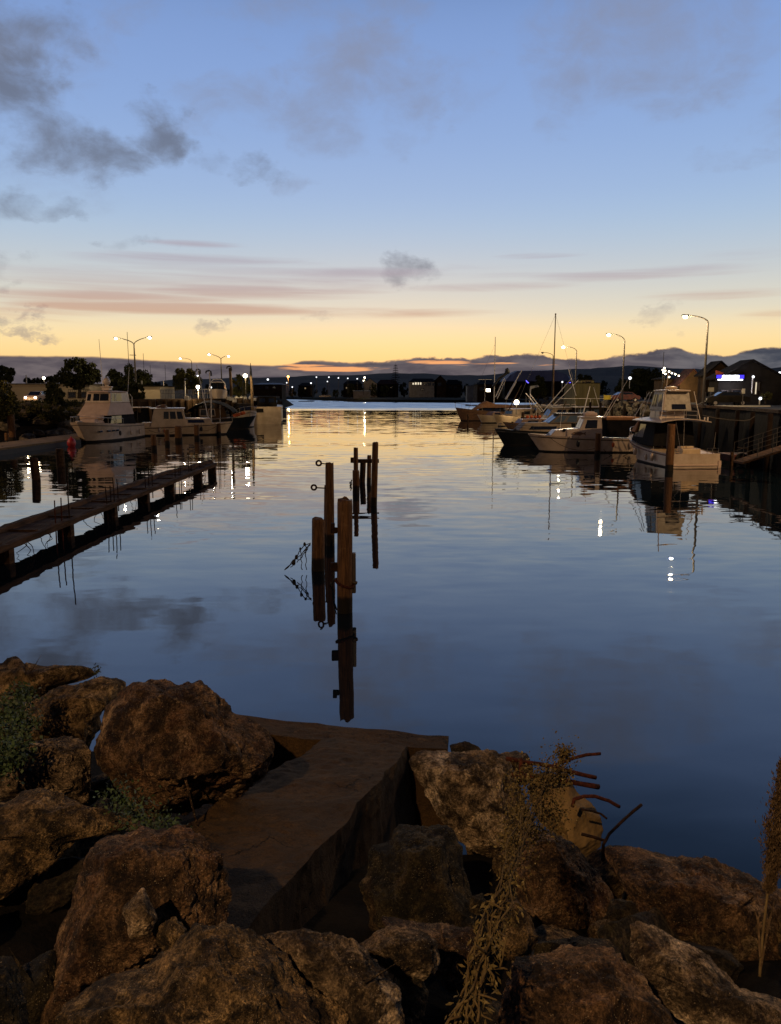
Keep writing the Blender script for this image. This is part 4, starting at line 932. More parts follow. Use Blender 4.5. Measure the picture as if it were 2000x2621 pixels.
# --- dark boats behind the launch
def dark_boat(px0, px1, py, lab, mat, sup, L=None, rev=False, name='fishing_boat', fb=1.9, fs=1.2, extra=None, dy=0, B=3.8, boot='boot'):
    p0 = W(px0, py, 0); p1 = W(px1, py+dy, 0); c = (p0+p1)/2; L = L or (p1-p0).length
    a = math.atan2(p1.y-p0.y, p1.x-p0.x)+(PI if rev else 0)
    r = thing(name, lab, 'boat', c, a); boat_hull(r, L, B, fb, fs, 1.2, mat, boot, 'trim', .3, .88, .16)
    sup(r, L); return r
def sup1(r, L):
    cabin(r, -3.0, 1.2, -2.8, .8, 2.8, 2.6, 1.2, 3.3, 'brownboat', 'wheelhouse', wins=[(.1, .35, .45, .85), (.42, .62, .45, .85), (.7, .92, .45, .85)], front=[(.1, .9, .5, .9)])
    roof(r, -3.6, 1.4, 3.0, 3.32, .08, 'white')
    for x in (-4.0, -5.0, 2.5): whip(r, (x, .8, 1.3), (x, .8, 3.0), .06, 'pole_grey', 'stanchion')
    mb = MB(); mb.box((-4.4, 0, 3.0), (2.4, 2.6, .07)); mb.build('awning', 'pinkwhite', r)
    railing(r, [(3, -1.2, 1.3), (4.5, -.9, 1.45)], .8)
dark_boat(350, 480, 1097, 'old brown cabin boat seen behind the stern of the cream launch', 'brownboat', sup1)
def sup2(r, L):
    cabin(r, -5.2, 3.0, -5.0, 2.8, 3.4, 3.2, 1.2, 3.5, 'black_canvas', 'covered_house', bev=.1)
    mb = MB(); mb.box((-2.5, -.2, 3.56), (7.2, 2.6, .05)); mb.build('roof', 'black_canvas', r); mb = MB(); mb.tube([(-6, -1.7, 3.5), (1, -1.7, 3.5)], .06, 6); mb.build('roof_edge', 'alu', r)
    mb = MB(); mb.box((.6, -1.75, 3.15), (2.2, .1, .16)); mb.build('name_board', 'sign_box', r)
    mb = MB(); mb.box((3.4, 0, 1.9), (1.0, 1.6, 1.2)); mb.build('winch', 'darkmetal', r, bevel=.1)
dark_boat(425, 570, 1094, 'long black covered workboat moored behind the cream launch', 'navy', sup2, B=4)
def sup3(r, L):
    rings = []
    for i in range(17):
        u = i/16; x = -5.0+6.8*u; rings.append([(x, -2.0, 2.3+1.5*math.sin(PI*u)**.7), (x, 0, 2.5+1.6*math.sin(PI*u)**.7), (x, 2.0, 2.3+1.5*math.sin(PI*u)**.7)])
    mb = MB(); mb.loft(rings, False, False)
    o = mb.build('arched_awning', 'black_canvas', r); s = o.modifiers.new('s', 'SOLIDIFY'); s.thickness = .06
    cabin(r, -3.5, .8, -3.4, .4, 2.6, 2.4, 1.2, 3.0, 'wall_brown', 'wheelhouse', wins=[(.08, .3, .4, .9), (.4, .6, .4, .9)], front=[(.05, .4, .45, .9), (.5, .95, .45, .9)], frame='white')
    for y in (-2.2, 2.2):
        for x in (-4.8, -1.5, 1.7): whip(r, (x, y*.85, 1.2), (x, y, 2.2), .05, 'pole_grey', 'stanchion')
    mb = MB()
    for k in range(5): mb.sphere((1.6+.35*k, .5*math.sin(k*3), 1.9+.1*k), .28, 8, 6)
    mb.build('fishing_floats', 'orange_wall', r, smooth=True)
dark_boat(536, 612, 1097, 'dark fishing boat with an arched black awning and orange floats', 'navy', sup3, L=9.5, dy=0, B=3.8)
# white bow facing the camera
p = W(634, 1094, 0)
wb = thing('white_launch', 'white hulled boat with dark top stripe, bow on to the camera at the wharf', 'boat', p+Vector((-1.3, 4.5, 0)), R(-68))
boat_hull(wb, 9.5, 3.4, 2.6, 1.6, 1.0, 'white', 'boot', 'navy', .45, .8, .12, stripe='navy', rail=(11, .6))
cabin(wb, -3, .8, -2.8, .5, 2.4, 2.2, 1.6, 3.5, 'wall_dark', 'wheelhouse', wins=[(.1, .4, .5, .85), (.5, .9, .5, .85)], front=[(.08, .46, .5, .85), (.54, .92, .5, .85)])
whip(wb, (-.5, 0, 3.5), (-.4, 0, 8.0), .07, 'darkmetal', 'mast'); whip(wb, (-2.5, .6, 3.2), (-2.4, .8, 6.5), .04, 'darkmetal')
# pale barge with a square stern at the wharf end
p0 = W(703, 1085, 0); p = p0+Vector((-1.9, 5, 0))
bg = thing('pale_barge', 'pale square sterned barge tied to the end of the timber wharf', 'barge', p, R(96))
boat_hull(bg, 13, 5.4, 3.2, 2.9, 1.0, 'cream', 'boot', 'trim', .1, .97, .5, stripe='trim')
cabin(bg, -2, 4, -1.8, 3.8, 3.4, 3.2, 2.9, 4.6, 'wall_dark', 'deck_house', wins=[(.1, .4, .4, .8), (.5, .8, .4, .8)], back=[(.1, .4, .4, .8), (.6, .9, .4, .8)])
mb = MB(); mb.box((-6.53, 1.0, 2.3), (.06, 1.3, .6)); mb.build('stern_plate', 'wall_dark', bg)
# --- right: white boat with fish picture
p0 = W(1390, 1156, 0); p1 = W(1640, 1160, 0); fbL = 10.6; bow = W(1385, 1156, 0)
aF = PI-R(2); ctr = Vector((bow.x+fbL/2-.85, bow.y+.3, 0))
fb_ = thing('fish_boat', 'white cabin boat with a fish picture on its side, broadside with bow to the left', 'boat', ctr, aF)
boat_hull(fb_, fbL+.6, 3.3, 1.62, 1.22, 1.15, 'white', 'boot', 'trim', .3, .9, .12, stripe='trim')
cab = cabin(fb_, -.8, 4.0, -.8, 3.3, 2.5, 2.1, 1.2, 2.25, 'white', 'fore_cabin', bev=.08, z1f=1.95)
wh = cabin(fb_, -.85, 1.5, -.75, .75, 2.5, 2.2, 1.2, 3.05, 'white', 'wheelhouse', wins=[(.24, .80, .50, .90)], front=[(.08, .46, .5, .92), (.54, .92, .5, .92)], back=[(.1, .4, .2, .9)], bev=.06)
roof(fb_, -1.1, 1.05, 2.45, 3.05, .07, 'white', .06)
mb = MB(); mb.box((.05, 0, 3.35), (1.1, .9, .3)); mb.box((.05, 0, 3.5), (.7, .6, .2)); mb.build('life_raft_box', 'pinkwhite', fb_, bevel=.08)
# fish picture on both sides of the cabin
q = [Vector(v) for v in [(-.85, -1.25, 1.2), (1.5, -1.125, 1.2), (.75, -.99, 3.05), (-.75, -1.1, 3.05)]]
fish = [(-.62, .0), (-.45, .13), (-.1, .19), (.2, .13), (.42, .04), (.62, .19), (.56, 0), (.62, -.19), (.42, -.05), (.15, -.14), (.1, -.24), (-.02, -.15), (-.4, -.14)]
for sg in (1, -1):
    mb = MB(); vs = []
    for off in (.02, .035):
        for u, v in fish: vs.append((1.25-u*(1)*1.0, sg*(1.275+off-.12*((1.62+v*.9-1.2)/1.05)), 1.68+v*.95))
    n_ = len(fish); mb.add(vs, [tuple(range(n_)), tuple(range(n_, 2*n_))[::-1]]+[(i, (i+1) % n_, n_+(i+1) % n_, n_+i) for i in range(n_)])
    mb.build('fish_picture', 'brownboat', fb_)
mb = MB(); mb.sphere((2.55, 1.14, 1.95), .16, 10, 6, 1, .3, 1); mb.sphere((2.55, -1.14, 1.95), .16, 10, 6, 1, .3, 1); mb.build('porthole', 'glass', fb_)
# cockpit awning
mb = MB(); mb.box((-2.55, 0, 3.0), (2.9, 2.7, .28)); mb.build('awning', 'tan_canvas', fb_, bevel=.06)
mb = MB(); mb.box((-2.5, 0, 2.1), (2.6, 2.4, 1.5)); mb.build('cockpit_shade', 'black_canvas', fb_, bevel=.1)  # shade under the open awning, built as a solid black block
for y in (-1.3, 1.3): whip(fb_, (-3.95, y, 1.2), (-3.95, y, 2.9), .05, 'pole_grey', 'awning_pole')
whip(fb_, (-1.1, 1.0, 3.1), (-2.9, 1.0, 6.4), .028, 'alu'); whip(fb_, (-1.4, -1.0, 3.1), (-2.5, -1.0, 5.2), .025, 'alu')
whip(fb_, (2.7, 0, 2.1), (2.6, 0, 3.5), .025, 'alu')
mb = MB(); mb.box((-4.3, .6, 1.35), (.9, .5, .35)); mb.build('bait_box', 'white', fb_, bevel=.06)
# --- navy boat behind it, bow left
p0 = W(1290, 1139, 0); aN = PI+R(6); Ln = 12.5
nb = thing('navy_boat', 'dark navy hulled cruiser with low pale cabin, bow to the left behind the fish boat', 'boat', Vector((p0.x+Ln/2-1.0, p0.y+.8, 0)), aN)
boat_hull(nb, Ln, 3.8, 1.65, 1.25, 1.0, 'navy', 'boot', 'white', .3, .9, .1, stripe='navy')
cabin(nb, -1.4, 4.2, -1.4, 3.3, 2.7, 2.2, 1.35, 2.25, 'cream_dull', 'low_cabin', wins=[(.3, .82, .25, .62)], bev=.06)
cabin(nb, -3.6, 1.0, -3.2, -.2, 2.6, 2.2, 2.2, 3.1, 'trim', 'wheelhouse', wins=[(.38, .62, .15, .85), (.7, .92, .15, .8)], front=[(.05, .46, .1, .9), (.54, .95, .1, .9)], gl='glass_blue', frame='trim')
roof(nb, -3.8, .1, 2.5, 3.12, .07, 'trim', .05)
railing(nb, [(2.6, -1.5, 1.5), (4.4, -1.1, 1.6), (5.7, -.35, 1.7), (5.7, .35, 1.7), (4.4, 1.1, 1.6), (2.6, 1.5, 1.5)], .45, .02, 'darkmetal')
mb = MB(); mb.box((1.6, .8, 2.3), (.8, .3, .05)); mb.box((.4, .9, 2.3), (.8, .3, .05)); mb.build('deck_hatch', 'white', nb)
whip(nb, (-3.0, 0, 3.15), (-3.6, 0, 5.9), .06, 'alu', 'mast')
# --- game fishing boat, stern to the camera
stp = (W(1709, 1196, 0)+W(1846, 1199, 0))/2; Lg = 9.6; aG = math.atan2(.978, -.06)+R(2.5)
ctr = Vector((stp.x, stp.y, 0))+Vector((math.cos(aG), math.sin(aG), 0))*Lg/2
gb = thing('game_boat', 'white game fishing boat with a tall canvas enclosed fly bridge, stern to the camera', 'boat', ctr, aG)
boat_hull(gb, Lg, 4.0, 2.0, 1.0, 1.5, 'white', 'boot', 'white', .4, .95, .12, stripe='redboot', rail=(12, .6))
mb = MB(); mb.box((-Lg/2-.03, 0, .18), (.08, 3.7, .1)); mb.box((-Lg/2-.05, 1.85, .2), (.12, .22, .6)); mb.box((-Lg/2-.05, -1.85, .2), (.12, .22, .6)); mb.build('stern_step', 'pinkwhite', gb, bevel=.02)
mb = MB(); mb.box((-Lg/2+.25, .25, 1.15), (.5, 1.35, .42)); mb.build('transom_box', 'cream', gb, bevel=.05)
railing(gb, [(-Lg/2+.1, -1.8, .95), (-Lg/2+.1, -1.35, .95), (-Lg/2+.1, -.95, .95)], .42, .018); railing(gb, [(-Lg/2+.1, 1.0, .95), (-Lg/2+.1, 1.4, .95), (-Lg/2+.1, 1.8, .95)], .42, .018)
cabin(gb, -1.6, 3.0, -1.4, 1.8, 3.3, 2.9, 1.3, 3.15, 'black_canvas', 'saloon', wins=[(.5, .92, .3, .85)], front=[(.05, .46, .3, .9), (.54, .95, .3, .9)], gl='glass')
cabin(gb, 1.6, 3.9, 1.7, 3.0, 2.7, 2.2, 1.5, 2.25, 'cream', 'fore_deck_cabin', bev=.1)
cabin(gb, 1.9, 3.1, 1.6, 2.0, 3.2, 2.9, 2.2, 3.1, 'tan_canvas', 'windscreen_cover', bev=.05)
rings = []
for i in range(9):
    y = -1.9+3.8*i/8; z = 3.12+.22*(1-(y/1.9)**2); rings.append([(-3.3, y, z), (1.8, y, z), (1.8, y, z+.07), (-3.3, y, z+.07)])
mb = MB(); mb.loft(rings); mb.build('hard_top', 'white', gb)
mb = MB(); mb.box((-1.2, 0, 2.2), (.06, 3.0, 1.8)); mb.build('cockpit_curtain', 'black_canvas', gb)
q0 = cabin(gb, -1.9, .9, -1.5, .3, 2.15, 1.95, 3.95, 5.35, 'grey_canvas', 'fly_bridge_screen', bev=.05, wins=[(.15, .45, .2, .85), (.55, .9, .2, .85)])
mb = MB(); mb.panel([(-1.93, 1.075, 3.95), (-1.93, -1.075, 3.95), (-1.55, -.98, 5.35), (-1.55, .98, 5.35)], .28, .78, .08, .34, .03, .05); mb.build('rear_window', 'glass', q0)
cabin(gb, -1.0, 1.0, -.9, .9, 2.0, 1.9, 3.3, 3.95, 'white', 'fly_bridge_seat', bev=.06)
roof(gb, -2.1, .6, 2.25, 5.37, .09, 'white', .05); mb = MB(); mb.sphere((-.8, .1, 5.62), .5, 12, 6, .8, 1, .28); mb.build('radar_dome', 'cream', gb, smooth=True)
railing(gb, [(-.6, 1.15, 3.3), (-2.4, 1.15, 3.3), (-2.6, .6, 3.35), (-2.6, -.3, 3.35), (-2.6, -1.15, 3.3), (-.6, -1.15, 3.3)], .62, .024)
mb = MB()
for y in (1.15, -1.15): mb.tube([(-2.4, y*1.3, 3.3), (-1.9, y, 5.35)], .03, 6); mb.tube([(2.2, y*1.4, 3.3), (.6, y, 5.3)], .03, 6); mb.tube([(1.0, y*1.3, 3.3), (.2, y, 5.3)], .03, 6)
mb.build('tower_frame', 'alu', gb)
whip(gb, (-1.8, 1.1, 4.0), (-1.8, .85, 6.75), .06, 'white', 'outrigger'); whip(gb, (-2.9, .6, 3.2), (-4.6, .95, 1.1), .015, 'steel', 'stay'); whip(gb, (-4.6, -1.5, 1.3), (-4.6, -1.55, 2.5), .02, 'steel', 'rod')
mb = MB(); mb.tube([(-3.0, -1.75, 3.2), (-3.0, -1.75, 3.55)], .06, 8); mb.tube([(-2.8, -1.62, 3.2), (-2.8, -1.62, 3.5)], .05, 8); mb.build('rod_holder', 'alu', gb)
# --- farther right hand boats
def small(px0, py, L, ang, lab, mat, B=3.0, fb=1.5, fs=1.0, sup=None, dx=0, boot='boot', rail=None, trim='trim', name='moored_boat'):
    p = W(px0, py, 0); c = p-Vector((math.cos(ang), math.sin(ang), 0))*(L/2-.8)
    r = thing(name, lab, 'boat', c, ang); boat_hull(r, L, B, fb, fs, 1.1, mat, boot, trim, .35, .9, .14, rail=rail); 
    if sup: sup(r)
    return r
def supA(r):
    cabin(r, -4.5, 2.2, -4.3, 1.2, 3.4, 3.0, 1.5, 2.6, 'wall_dark', 'saloon', wins=[(.1, .3, .2, .8), (.36, .6, .2, .8), (.66, .9, .2, .8)], front=[(.1, .9, .2, .8)])
    sec = []
    for x, w, z in ((-5.6, 1.9, 2.5), (-4.0, 1.95, 3.0), (-1.5, 1.95, 3.1), (.4, 1.8, 3.75), (1.4, 1.5, 3.3), (3.0, .9, 2.2)): sec.append([(x, -w, 2.45 if x < 2 else 1.9), (x, -w*.5, z-.1), (x, 0, z), (x, w*.5, z-.1), (x, w, 2.45 if x < 2 else 1.9)])
    mb = MB(); mb.loft(sec, False, False); mb.build('cover', 'tan_canvas', r)
    mb = MB(); mb.box((-4.6, 0, 2.0), (2.0, 2.6, .5)); mb.build('dinghy', 'navy', r, bevel=.15)
    whip(r, (-1.2, 0, 3.0), (-1.2, 0, 15.5), .11, 'alu', 'mast'); whip(r, (3.9, 0, 1.9), (-1.2, 0, 14.2), .02, 'darkmetal', 'stay'); whip(r, (.6, 0, 3.3), (.6, 0, 7.6), .05, 'alu')
    mb = MB(); mb.box((.6, 0, 7.65), (2.6, .2, .08)); mb.build('aerial', 'alu', r)
small(1176, 1077, 12.5, PI+R(8), 'farthest moored cruiser with a tan canvas cover over its cabin and a mast', 'brownboat', 4.2, 2.5, 1.6, supA, rail=(10, .8))
small(1232, 1083, 7.0, PI+R(35), 'small cream runabout in front of the tan covered cruiser', 'cream', 2.6, 1.5, 1.1, lambda r: cabin(r, -1.5, 1.2, -1.3, .4, 1.9, 1.6, 1.1, 1.9, 'brownboat', 'windscreen', wins=[(.2, .8, .3, .8)]))
def supC(r):
    cabin(r, -3.6, 1.6, -3.4, 1.3, 2.5, 2.3, 1.2, 2.6, 'cream_dull', 'cabin', wins=[(.08, .2, .3, .8), (.3, .55, .45, .8)], front=[(.1, .9, .5, .85)]); roof(r, -4.2, 1.7, 2.6, 2.62, .07, 'white')
    whip(r, (-2.8, .6, 2.7), (-2.2, .6, 4.0), .1, 'white', 'exhaust')
small(1272, 1091, 9.0, PI+R(30), 'cream cabin boat with a box shaped house, second row on the right', 'cream', 3.0, 1.9, 1.2, supC)
def supD(r):
    cabin(r, -3.2, 2.2, -3, 1.6, 2.2, 2.0, 1.0, 1.7, 'brownboat', 'cabin', wins=[(.1, .4, .3, .7), (.5, .8, .3, .7)])
    mb = MB()
    for k in range(4): mb.sphere((-1+k*.6, .5, 1.95), .25, 8, 6)
    mb.build('fenders', 'orange_wall', r, smooth=True)
small(1300, 1104, 8.5, PI+R(14), 'low varnished brown boat between the navy boat and the cream cabin boat', 'brownboat', 2.8, 1.3, .9, supD)
def supE(r):
    cabin(r, -3.6, 1.8, -3.3, .6, 2.8, 2.3, 1.2, 3.0, 'cream_dull', 'cabin', wins=[(.12, .4, .45, .88), (.48, .8, .45, .88)], front=[(.05, .46, .4, .9), (.54, .95, .4, .9)], gl='glass'); roof(r, -4, .9, 2.7, 3.02, .08, 'cream_dull')
    railing(r, [(-4.2, -1.3, 1.2), (-4.6, 0, 1.2), (-4.2, 1.3, 1.2)], .8)
small(1322, 1090, 9.5, PI+R(20), 'white cabin cruiser with raked windscreen behind the navy boat, left one', 'white', 3.2, 1.7, 1.2, supE)
def supF(r):
    supE(r); mb = MB()
    for k in range(7): mb.box((-3.6+k*.95, -1.5, 3.45), (.62, .12, .1))
    mb.build('light_bar', 'white', r); mb = MB(); mb.box((-.8, -1.5, 3.38), (7.0, .06, .05)); mb.build('light_bar_rail', 'darkmetal', r)
    for x in (-4, 2.2): whip(r, (x, -1.5, 1.2), (x, -1.5, 3.4), .04, 'alu', 'stanchion')
small(1345, 1097, 10.5, PI+R(10), 'cabin boat with a dashed white awning edge behind the navy boat', 'trim', 3.3, 1.7, 1.3, supF)
def supG(r):
    cabin(r, -3.2, 1.5, -3, .8, 2.6, 2.3, 1.2, 3.1, 'wall_dark', 'wheelhouse', wins=[(.1, .35, .4, .85), (.42, .65, .4, .85), (.72, .92, .4, .85)], gl='glass_blue'); roof(r, -3.8, 1.2, 2.7, 3.12, .07, 'white')
    mb = MB(); mb.box((-1.5, 0, 4.4), (9.0, .07, .07)); mb.build('spreader_bar', 'alu', r); whip(r, (-1.5, 0, 3.1), (-1.5, 0, 4.4), .06, 'alu', 'mast')
    whip(r, (-2.9, 0, 3), (-1.9, 0, 6.0), .05, 'alu')
small(1408, 1098, 10.5, PI+R(6), 'dark cabin boat with a long horizontal pole above its roof', 'navy', 3.3, 1.6, 1.2, supG)
small(1545, 1128, 7.5, PI+R(4), 'dark green open boat moored behind the stern of the fish boat', 'navy', 2.8, 1.3, 1.0, lambda r: cabin(r, -2.6, 0, -2.5, -.4, 2.0, 1.8, 1.0, 1.5, 'wall_dark', 'engine_box'))
# sailing yacht with the tall mast
p = W(1428, 1080, 0)
ya = thing('sailing_yacht', 'sailing yacht hidden behind the boats with the tallest mast and wire stays', 'sailing boat', p, PI+R(5)); boat_hull(ya, 11, 3.2, 1.5, 1.1, 1.5, 'wall_dark', 'boot', 'trim')
cabin(ya, -2.5, 2.2, -2.4, 1.5, 2.0, 1.7, 1.2, 1.8, 'trim', 'cabin', wins=[(.2, .4, .3, .7), (.5, .7, .3, .7)])
tY = (p-Vector((0, 0, H))).dot(Vector((0, CP, -SP))); zm = zat(809, tY)
xm = -(D(1413.5, 809, tY).x-p.x)
mb = MB(); mb.tube([(xm-.1, 0, 1.2), (xm, 0, zm*.5), (xm, 0, zm)], .13, 8, .085); mb.sphere((xm, 0, zm+.05), .16, 8, 5); mb.build('mast', 'wood_wharf', ya)
for px, py in ((1380, 890), (1450, 925)): 
    q = D(px, py, tY); mb = MB(); dx = -(q.x-p.x); k = (zm-1.4)/(zm-q.z); mb.tube([(xm, 0, zm), (xm+(dx-xm)*k, 0, 1.4)], .016, 5); mb.build('stay', 'steel', ya)
mb = MB(); mb.tube([(xm-.6, 0, 1.9), (xm-4, 0, 2.1)], .07, 6); mb.build('boom', 'alu', ya)
# leaning poles and outriggers
def rod(px0, py0, px1, py1, t, r, label, mat='alu', name='leaning_pole', cat='pole', group='slanting poles and booms over the right hand boats'):
    a = D(px0, py0, t); b = D(px1, py1, t); mb = MB(); mb.tube([a, a.lerp(b, .5), b], r, 6, r*.7); o = mb.build(name, mat, origin=a); return tag(o, label, cat, group)
rod(1269, 1016, 1291, 968, 132, .09, 'left one of two slanting poles under the dark bird like boom head')
rod(1273, 1020, 1295, 972, 131, .07, 'right one of two slanting poles under the dark bird like boom head')
mb = MB(); o_ = D(1270, 978, 132)
pts = [D(1262, 990, 132), D(1278, 968, 132), D(1288, 962, 132), D(1296, 955, 132), D(1300, 949, 132), D(1297, 943, 132)]
mb.tube([q-o_ for q in pts], .22, 6, .3); mb.sphere(D(1299, 951, 132)-o_, .45, 8, 6); o = mb.build('boom_head', 'darkmetal'); o.location = o_; tag(o, 'dark knobbly boom head leaning up over the far right boats', 'boom')
rod(1294, 1022, 1336, 948, 125, .12, 'longest slanting pale boom left of the tall mast')
rod(1296, 1022, 1322, 978, 124.5, .09, 'shorter pale boom doubled beside the longest slanting boom')
rod(1301, 1052, 1336, 985, 118, .10, 'reddish slanting boom below the longest boom', 'wood_wharf')
rod(1346, 1006, 1387, 1054, 122, .07, 'left pole of the crossed pair pointing down to the right'); rod(1357, 1008, 1393, 1054, 121, .06, 'right pole of the crossed pair pointing down to the right')
rod(1390, 1054, 1462, 970, 119, .07, 'upper pole rising to the right from the crossed pair'); rod(1408, 1046, 1480, 974, 118, .07, 'lower pole rising to the right beside the tall mast')
rod(1456, 946, 1475, 1013, 117, .06, 'pole leaning left beside the olive shed')
rod(1437, 1058, 1450, 1026, 110, .08, 'short thick brown leaning pole behind the navy boat', 'wood_wharf')
# gangway at the right edge
gw = thing('gangway', 'thin metal gangway ramp with handrails sloping down at the right edge', 'gangway', W(1890, 1185, 0)); g0 = Vector(gw.location)
A0, B0 = D(1905, 1136, 46), D(2060, 1085, 44)
def gl(q): return q-g0
mb = MB()
for off in (0, 1.3):
    for dz in (0, -.55): mb.tube([gl(A0+Vector((0, off, dz))), gl(B0+Vector((0, off, dz)))], .02, 6)
    for k in range(5): q = A0.lerp(B0, k/4)+Vector((0, off, 0)); mb.tube([gl(q), gl(q+Vector((0, 0, -1.05)))], .018, 6)
mb.build('handrail', 'pole_grey', gw)
mb = MB(); q = Vector((0, 0, -1.1)); mb.hexa([gl(A0+q+Vector((0, 0, -.12))), gl(B0+q+Vector((0, 0, -.12))), gl(B0+q+Vector((0, 1.3, -.12))), gl(A0+q+Vector((0, 1.3, -.12))), gl(A0+q), gl(B0+q), gl(B0+q+Vector((0, 1.3, 0))), gl(A0+q+Vector((0, 1.3, 0)))]); mb.build('walkway', 'wood_dark', gw)
ld = thing('landing_stage', 'small dark red landing stage with tyres at the foot of the gangway', 'landing stage', W(1905, 1192, 0)); l0 = Vector(ld.location)
mb = MB(); mb.box((.6, 1.2, .55), (3.2, 2.4, .5)); mb.build('platform', 'redboot', ld, bevel=.05)
mb = MB()
for x in (-.9, .3, 1.6): mb.box((x, .05, .2), (.2, .2, 1.6))
mb.build('posts', 'wood_dark', ld, bevel=.03)
for x in (-.3, 1.1):
    mb = MB(); mb.tube([(x+math.cos(a_)*.34, -.15, .5+math.sin(a_)*.34) for a_ in np.linspace(0, 2*PI, 15)], .11, 7); mb.build('tyre', 'tyre', ld, smooth=True)
mb = MB(); mb.hexa([(-.2, .1, 1.25), (.9, .1, 1.05), (.9, .9, 1.05), (-.2, .9, 1.25), (-.2, .1, 1.32), (.9, .1, 1.12), (.9, .9, 1.12), (-.2, .9, 1.32)]); mb.build('board', 'dock', ld)
# floating dock on the left
fd = thing('floating_dock', 'long low concrete floating dock at the left edge', 'dock', W(60, 1150, 0)); f0 = Vector(fd.location)
fa, fb2, fc2, fd2 = W(-160, 1168, .6), W(205, 1121, .6), W(200, 1109, .6), W(-160, 1152, .6)
mb = MB(); dn = Vector((0, 0, -.18)); mb.hexa([p-f0+dn for p in (fa, fb2, fc2, fd2)]+[p-f0 for p in (fa, fb2, fc2, fd2)]); mb.build('deck', 'dock', fd, bevel=.03)
mb = MB(); ins = Vector((0, .25, 0)); mb.hexa([p-f0+Vector((0, 0, -1.0))+ins for p in (fa, fb2, fc2, fd2)]+[p-f0+dn*1.01+ins for p in (fa, fb2, fc2, fd2)]); mb.build('float', 'boot', fd)

# fenders and mooring lines
def fenders(root, L_):
    for x, y, z in L_:
        mb = MB(); mb.sphere((x, y, z), .16, 8, 6, 1, 1, 2.0); mb.tube([(x, y, z+.3), (x, y*.96, z+.75)], .015, 5); mb.build('fender', 'darkmetal' if x > 1 else 'white', root, smooth=True)
fenders(cr, [(1.5, 2.5, .9), (-1.5, 2.5, .8), (-4.0, 2.5, .8)]); fenders(fb_, [(-3.2, 1.8, .7), (1.4, 1.75, .8)]); fenders(gb, [(-2.5, 2.1, .6), (.5, 2.1, .8)]); fenders(nb, [(2.0, 1.9, .9), (-2, 2.0, .8)]); fenders(cl, [(-2.5, -1.85, .7), (2.5, -1.8, .8)])
def line(a, b, label, sag=.25, r=.022):
    a, b = Vector(a), Vector(b); mb = MB(); mb.tube([a.lerp(b, i/10)-a-Vector((0, 0, sag*4*(i/10)*(1-i/10))) for i in range(11)], r, 5); o = mb.build('mooring_line', 'rope'); o.location = a; tag(o, label, 'mooring line', 'mooring lines of the boats')
line(D(1545, 1150, 66), D(1632, 1140, 64), 'slack mooring line looping from the fish boat post to the game boat', .8)
line(D(1522, 1148, 66), D(1410, 1122, 67.5), 'mooring line from the fish boat bow cleat to the post in front of it', .5)
line(D(505, 1100, 93), D(560, 1086, 95), 'mooring line from the two toned post to the bow of the cream launch', .4)
line(D(458, 1100, 92), D(375, 1098, 95), 'mooring line from the knobbly post to the stern of the cream launch', .5)
line(D(168, 1080, 86), D(186, 1092, 80), 'mooring line from the capped post to the bow of the white cruiser', .1)
line(D(1373, 1070, 86), D(1300, 1102, 80), 'mooring line from the dark post to the bow of the navy boat', .4)
line(D(1712, 1120, 54), D(1722, 1160, 55), 'short mooring line hanging from the thick post to the game boat stern', .1)
# more boats in the dense far rows on the right
small(1370, 1072, 9.0, PI+R(12), 'brown cabin boat in the back row, left of the tallest mast', 'brownboat', 3.0, 1.7, 1.2, supC)
small(1440, 1074, 9.5, PI+R(8), 'dark cabin boat in the back row, right of the tallest mast', 'trim', 3.2, 1.8, 1.3, supG)
small(1500, 1092, 9.0, PI+R(5), 'brown decked boat behind the wheelhouse of the fish boat', 'brownboat', 3.2, 1.8, 1.4, supE)
small(1290, 1070, 8.5, PI+R(16), 'white topped runabout in the back row beside the low bright lamp', 'wall_dark', 2.8, 1.7, 1.2, supC)
small(1560, 1106, 9.5, PI+R(3), 'black workboat tucked under the right wharf wall behind the fish boat', 'navy', 3.4, 2.0, 1.5, supE)

def clutter(root, L_, B_, z, seed):
    q = random.Random(seed)
    for k in range(3):
        x = q.uniform(-.42, -.05)*L_; y = q.uniform(-.3, .3)*B_; mb = MB(); mb.tube([(x, y, z), (x+q.uniform(-.2, .2), y, z+q.uniform(1.8, 3.6))], .018, 5, .01); mb.build('antenna', q.choice(['alu', 'steel', 'darkmetal']), root)
    for k in range(2):
        x = q.uniform(-.44, -.3)*L_; y = q.uniform(-.3, .3)*B_; mb = MB(); mb.box((x, y, z+.2), (q.uniform(.4, .8), q.uniform(.3, .6), q.uniform(.25, .5)), q.uniform(-.5, .5)); mb.build('deck_box', q.choice(['cream', 'wall_dark', 'orange_wall', 'roof_pale']), root, bevel=.03)
    x = .33*L_; mb = MB(); mb.tube([(x+math.cos(a_)*.22*(1-.02*i), math.sin(a_)*.22*(1-.02*i), z+.12+.012*i) for i, a_ in enumerate(np.linspace(0, 6*PI, 25))], .03, 5); mb.build('rope_coil', 'rope', root)
    for sg in (1, -1):
        mb = MB(); mb.sphere((-.15*L_, sg*(B_/2+.08), z-.5), .13, 8, 6, 1, 1, 1.9); mb.tube([(-.15*L_, sg*(B_/2+.05), z-.3), (-.15*L_, sg*(B_/2-.02), z+.05)], .012, 4); mb.build('fender', q.choice(['white', 'darkmetal', 'orange_wall']), root, smooth=True)
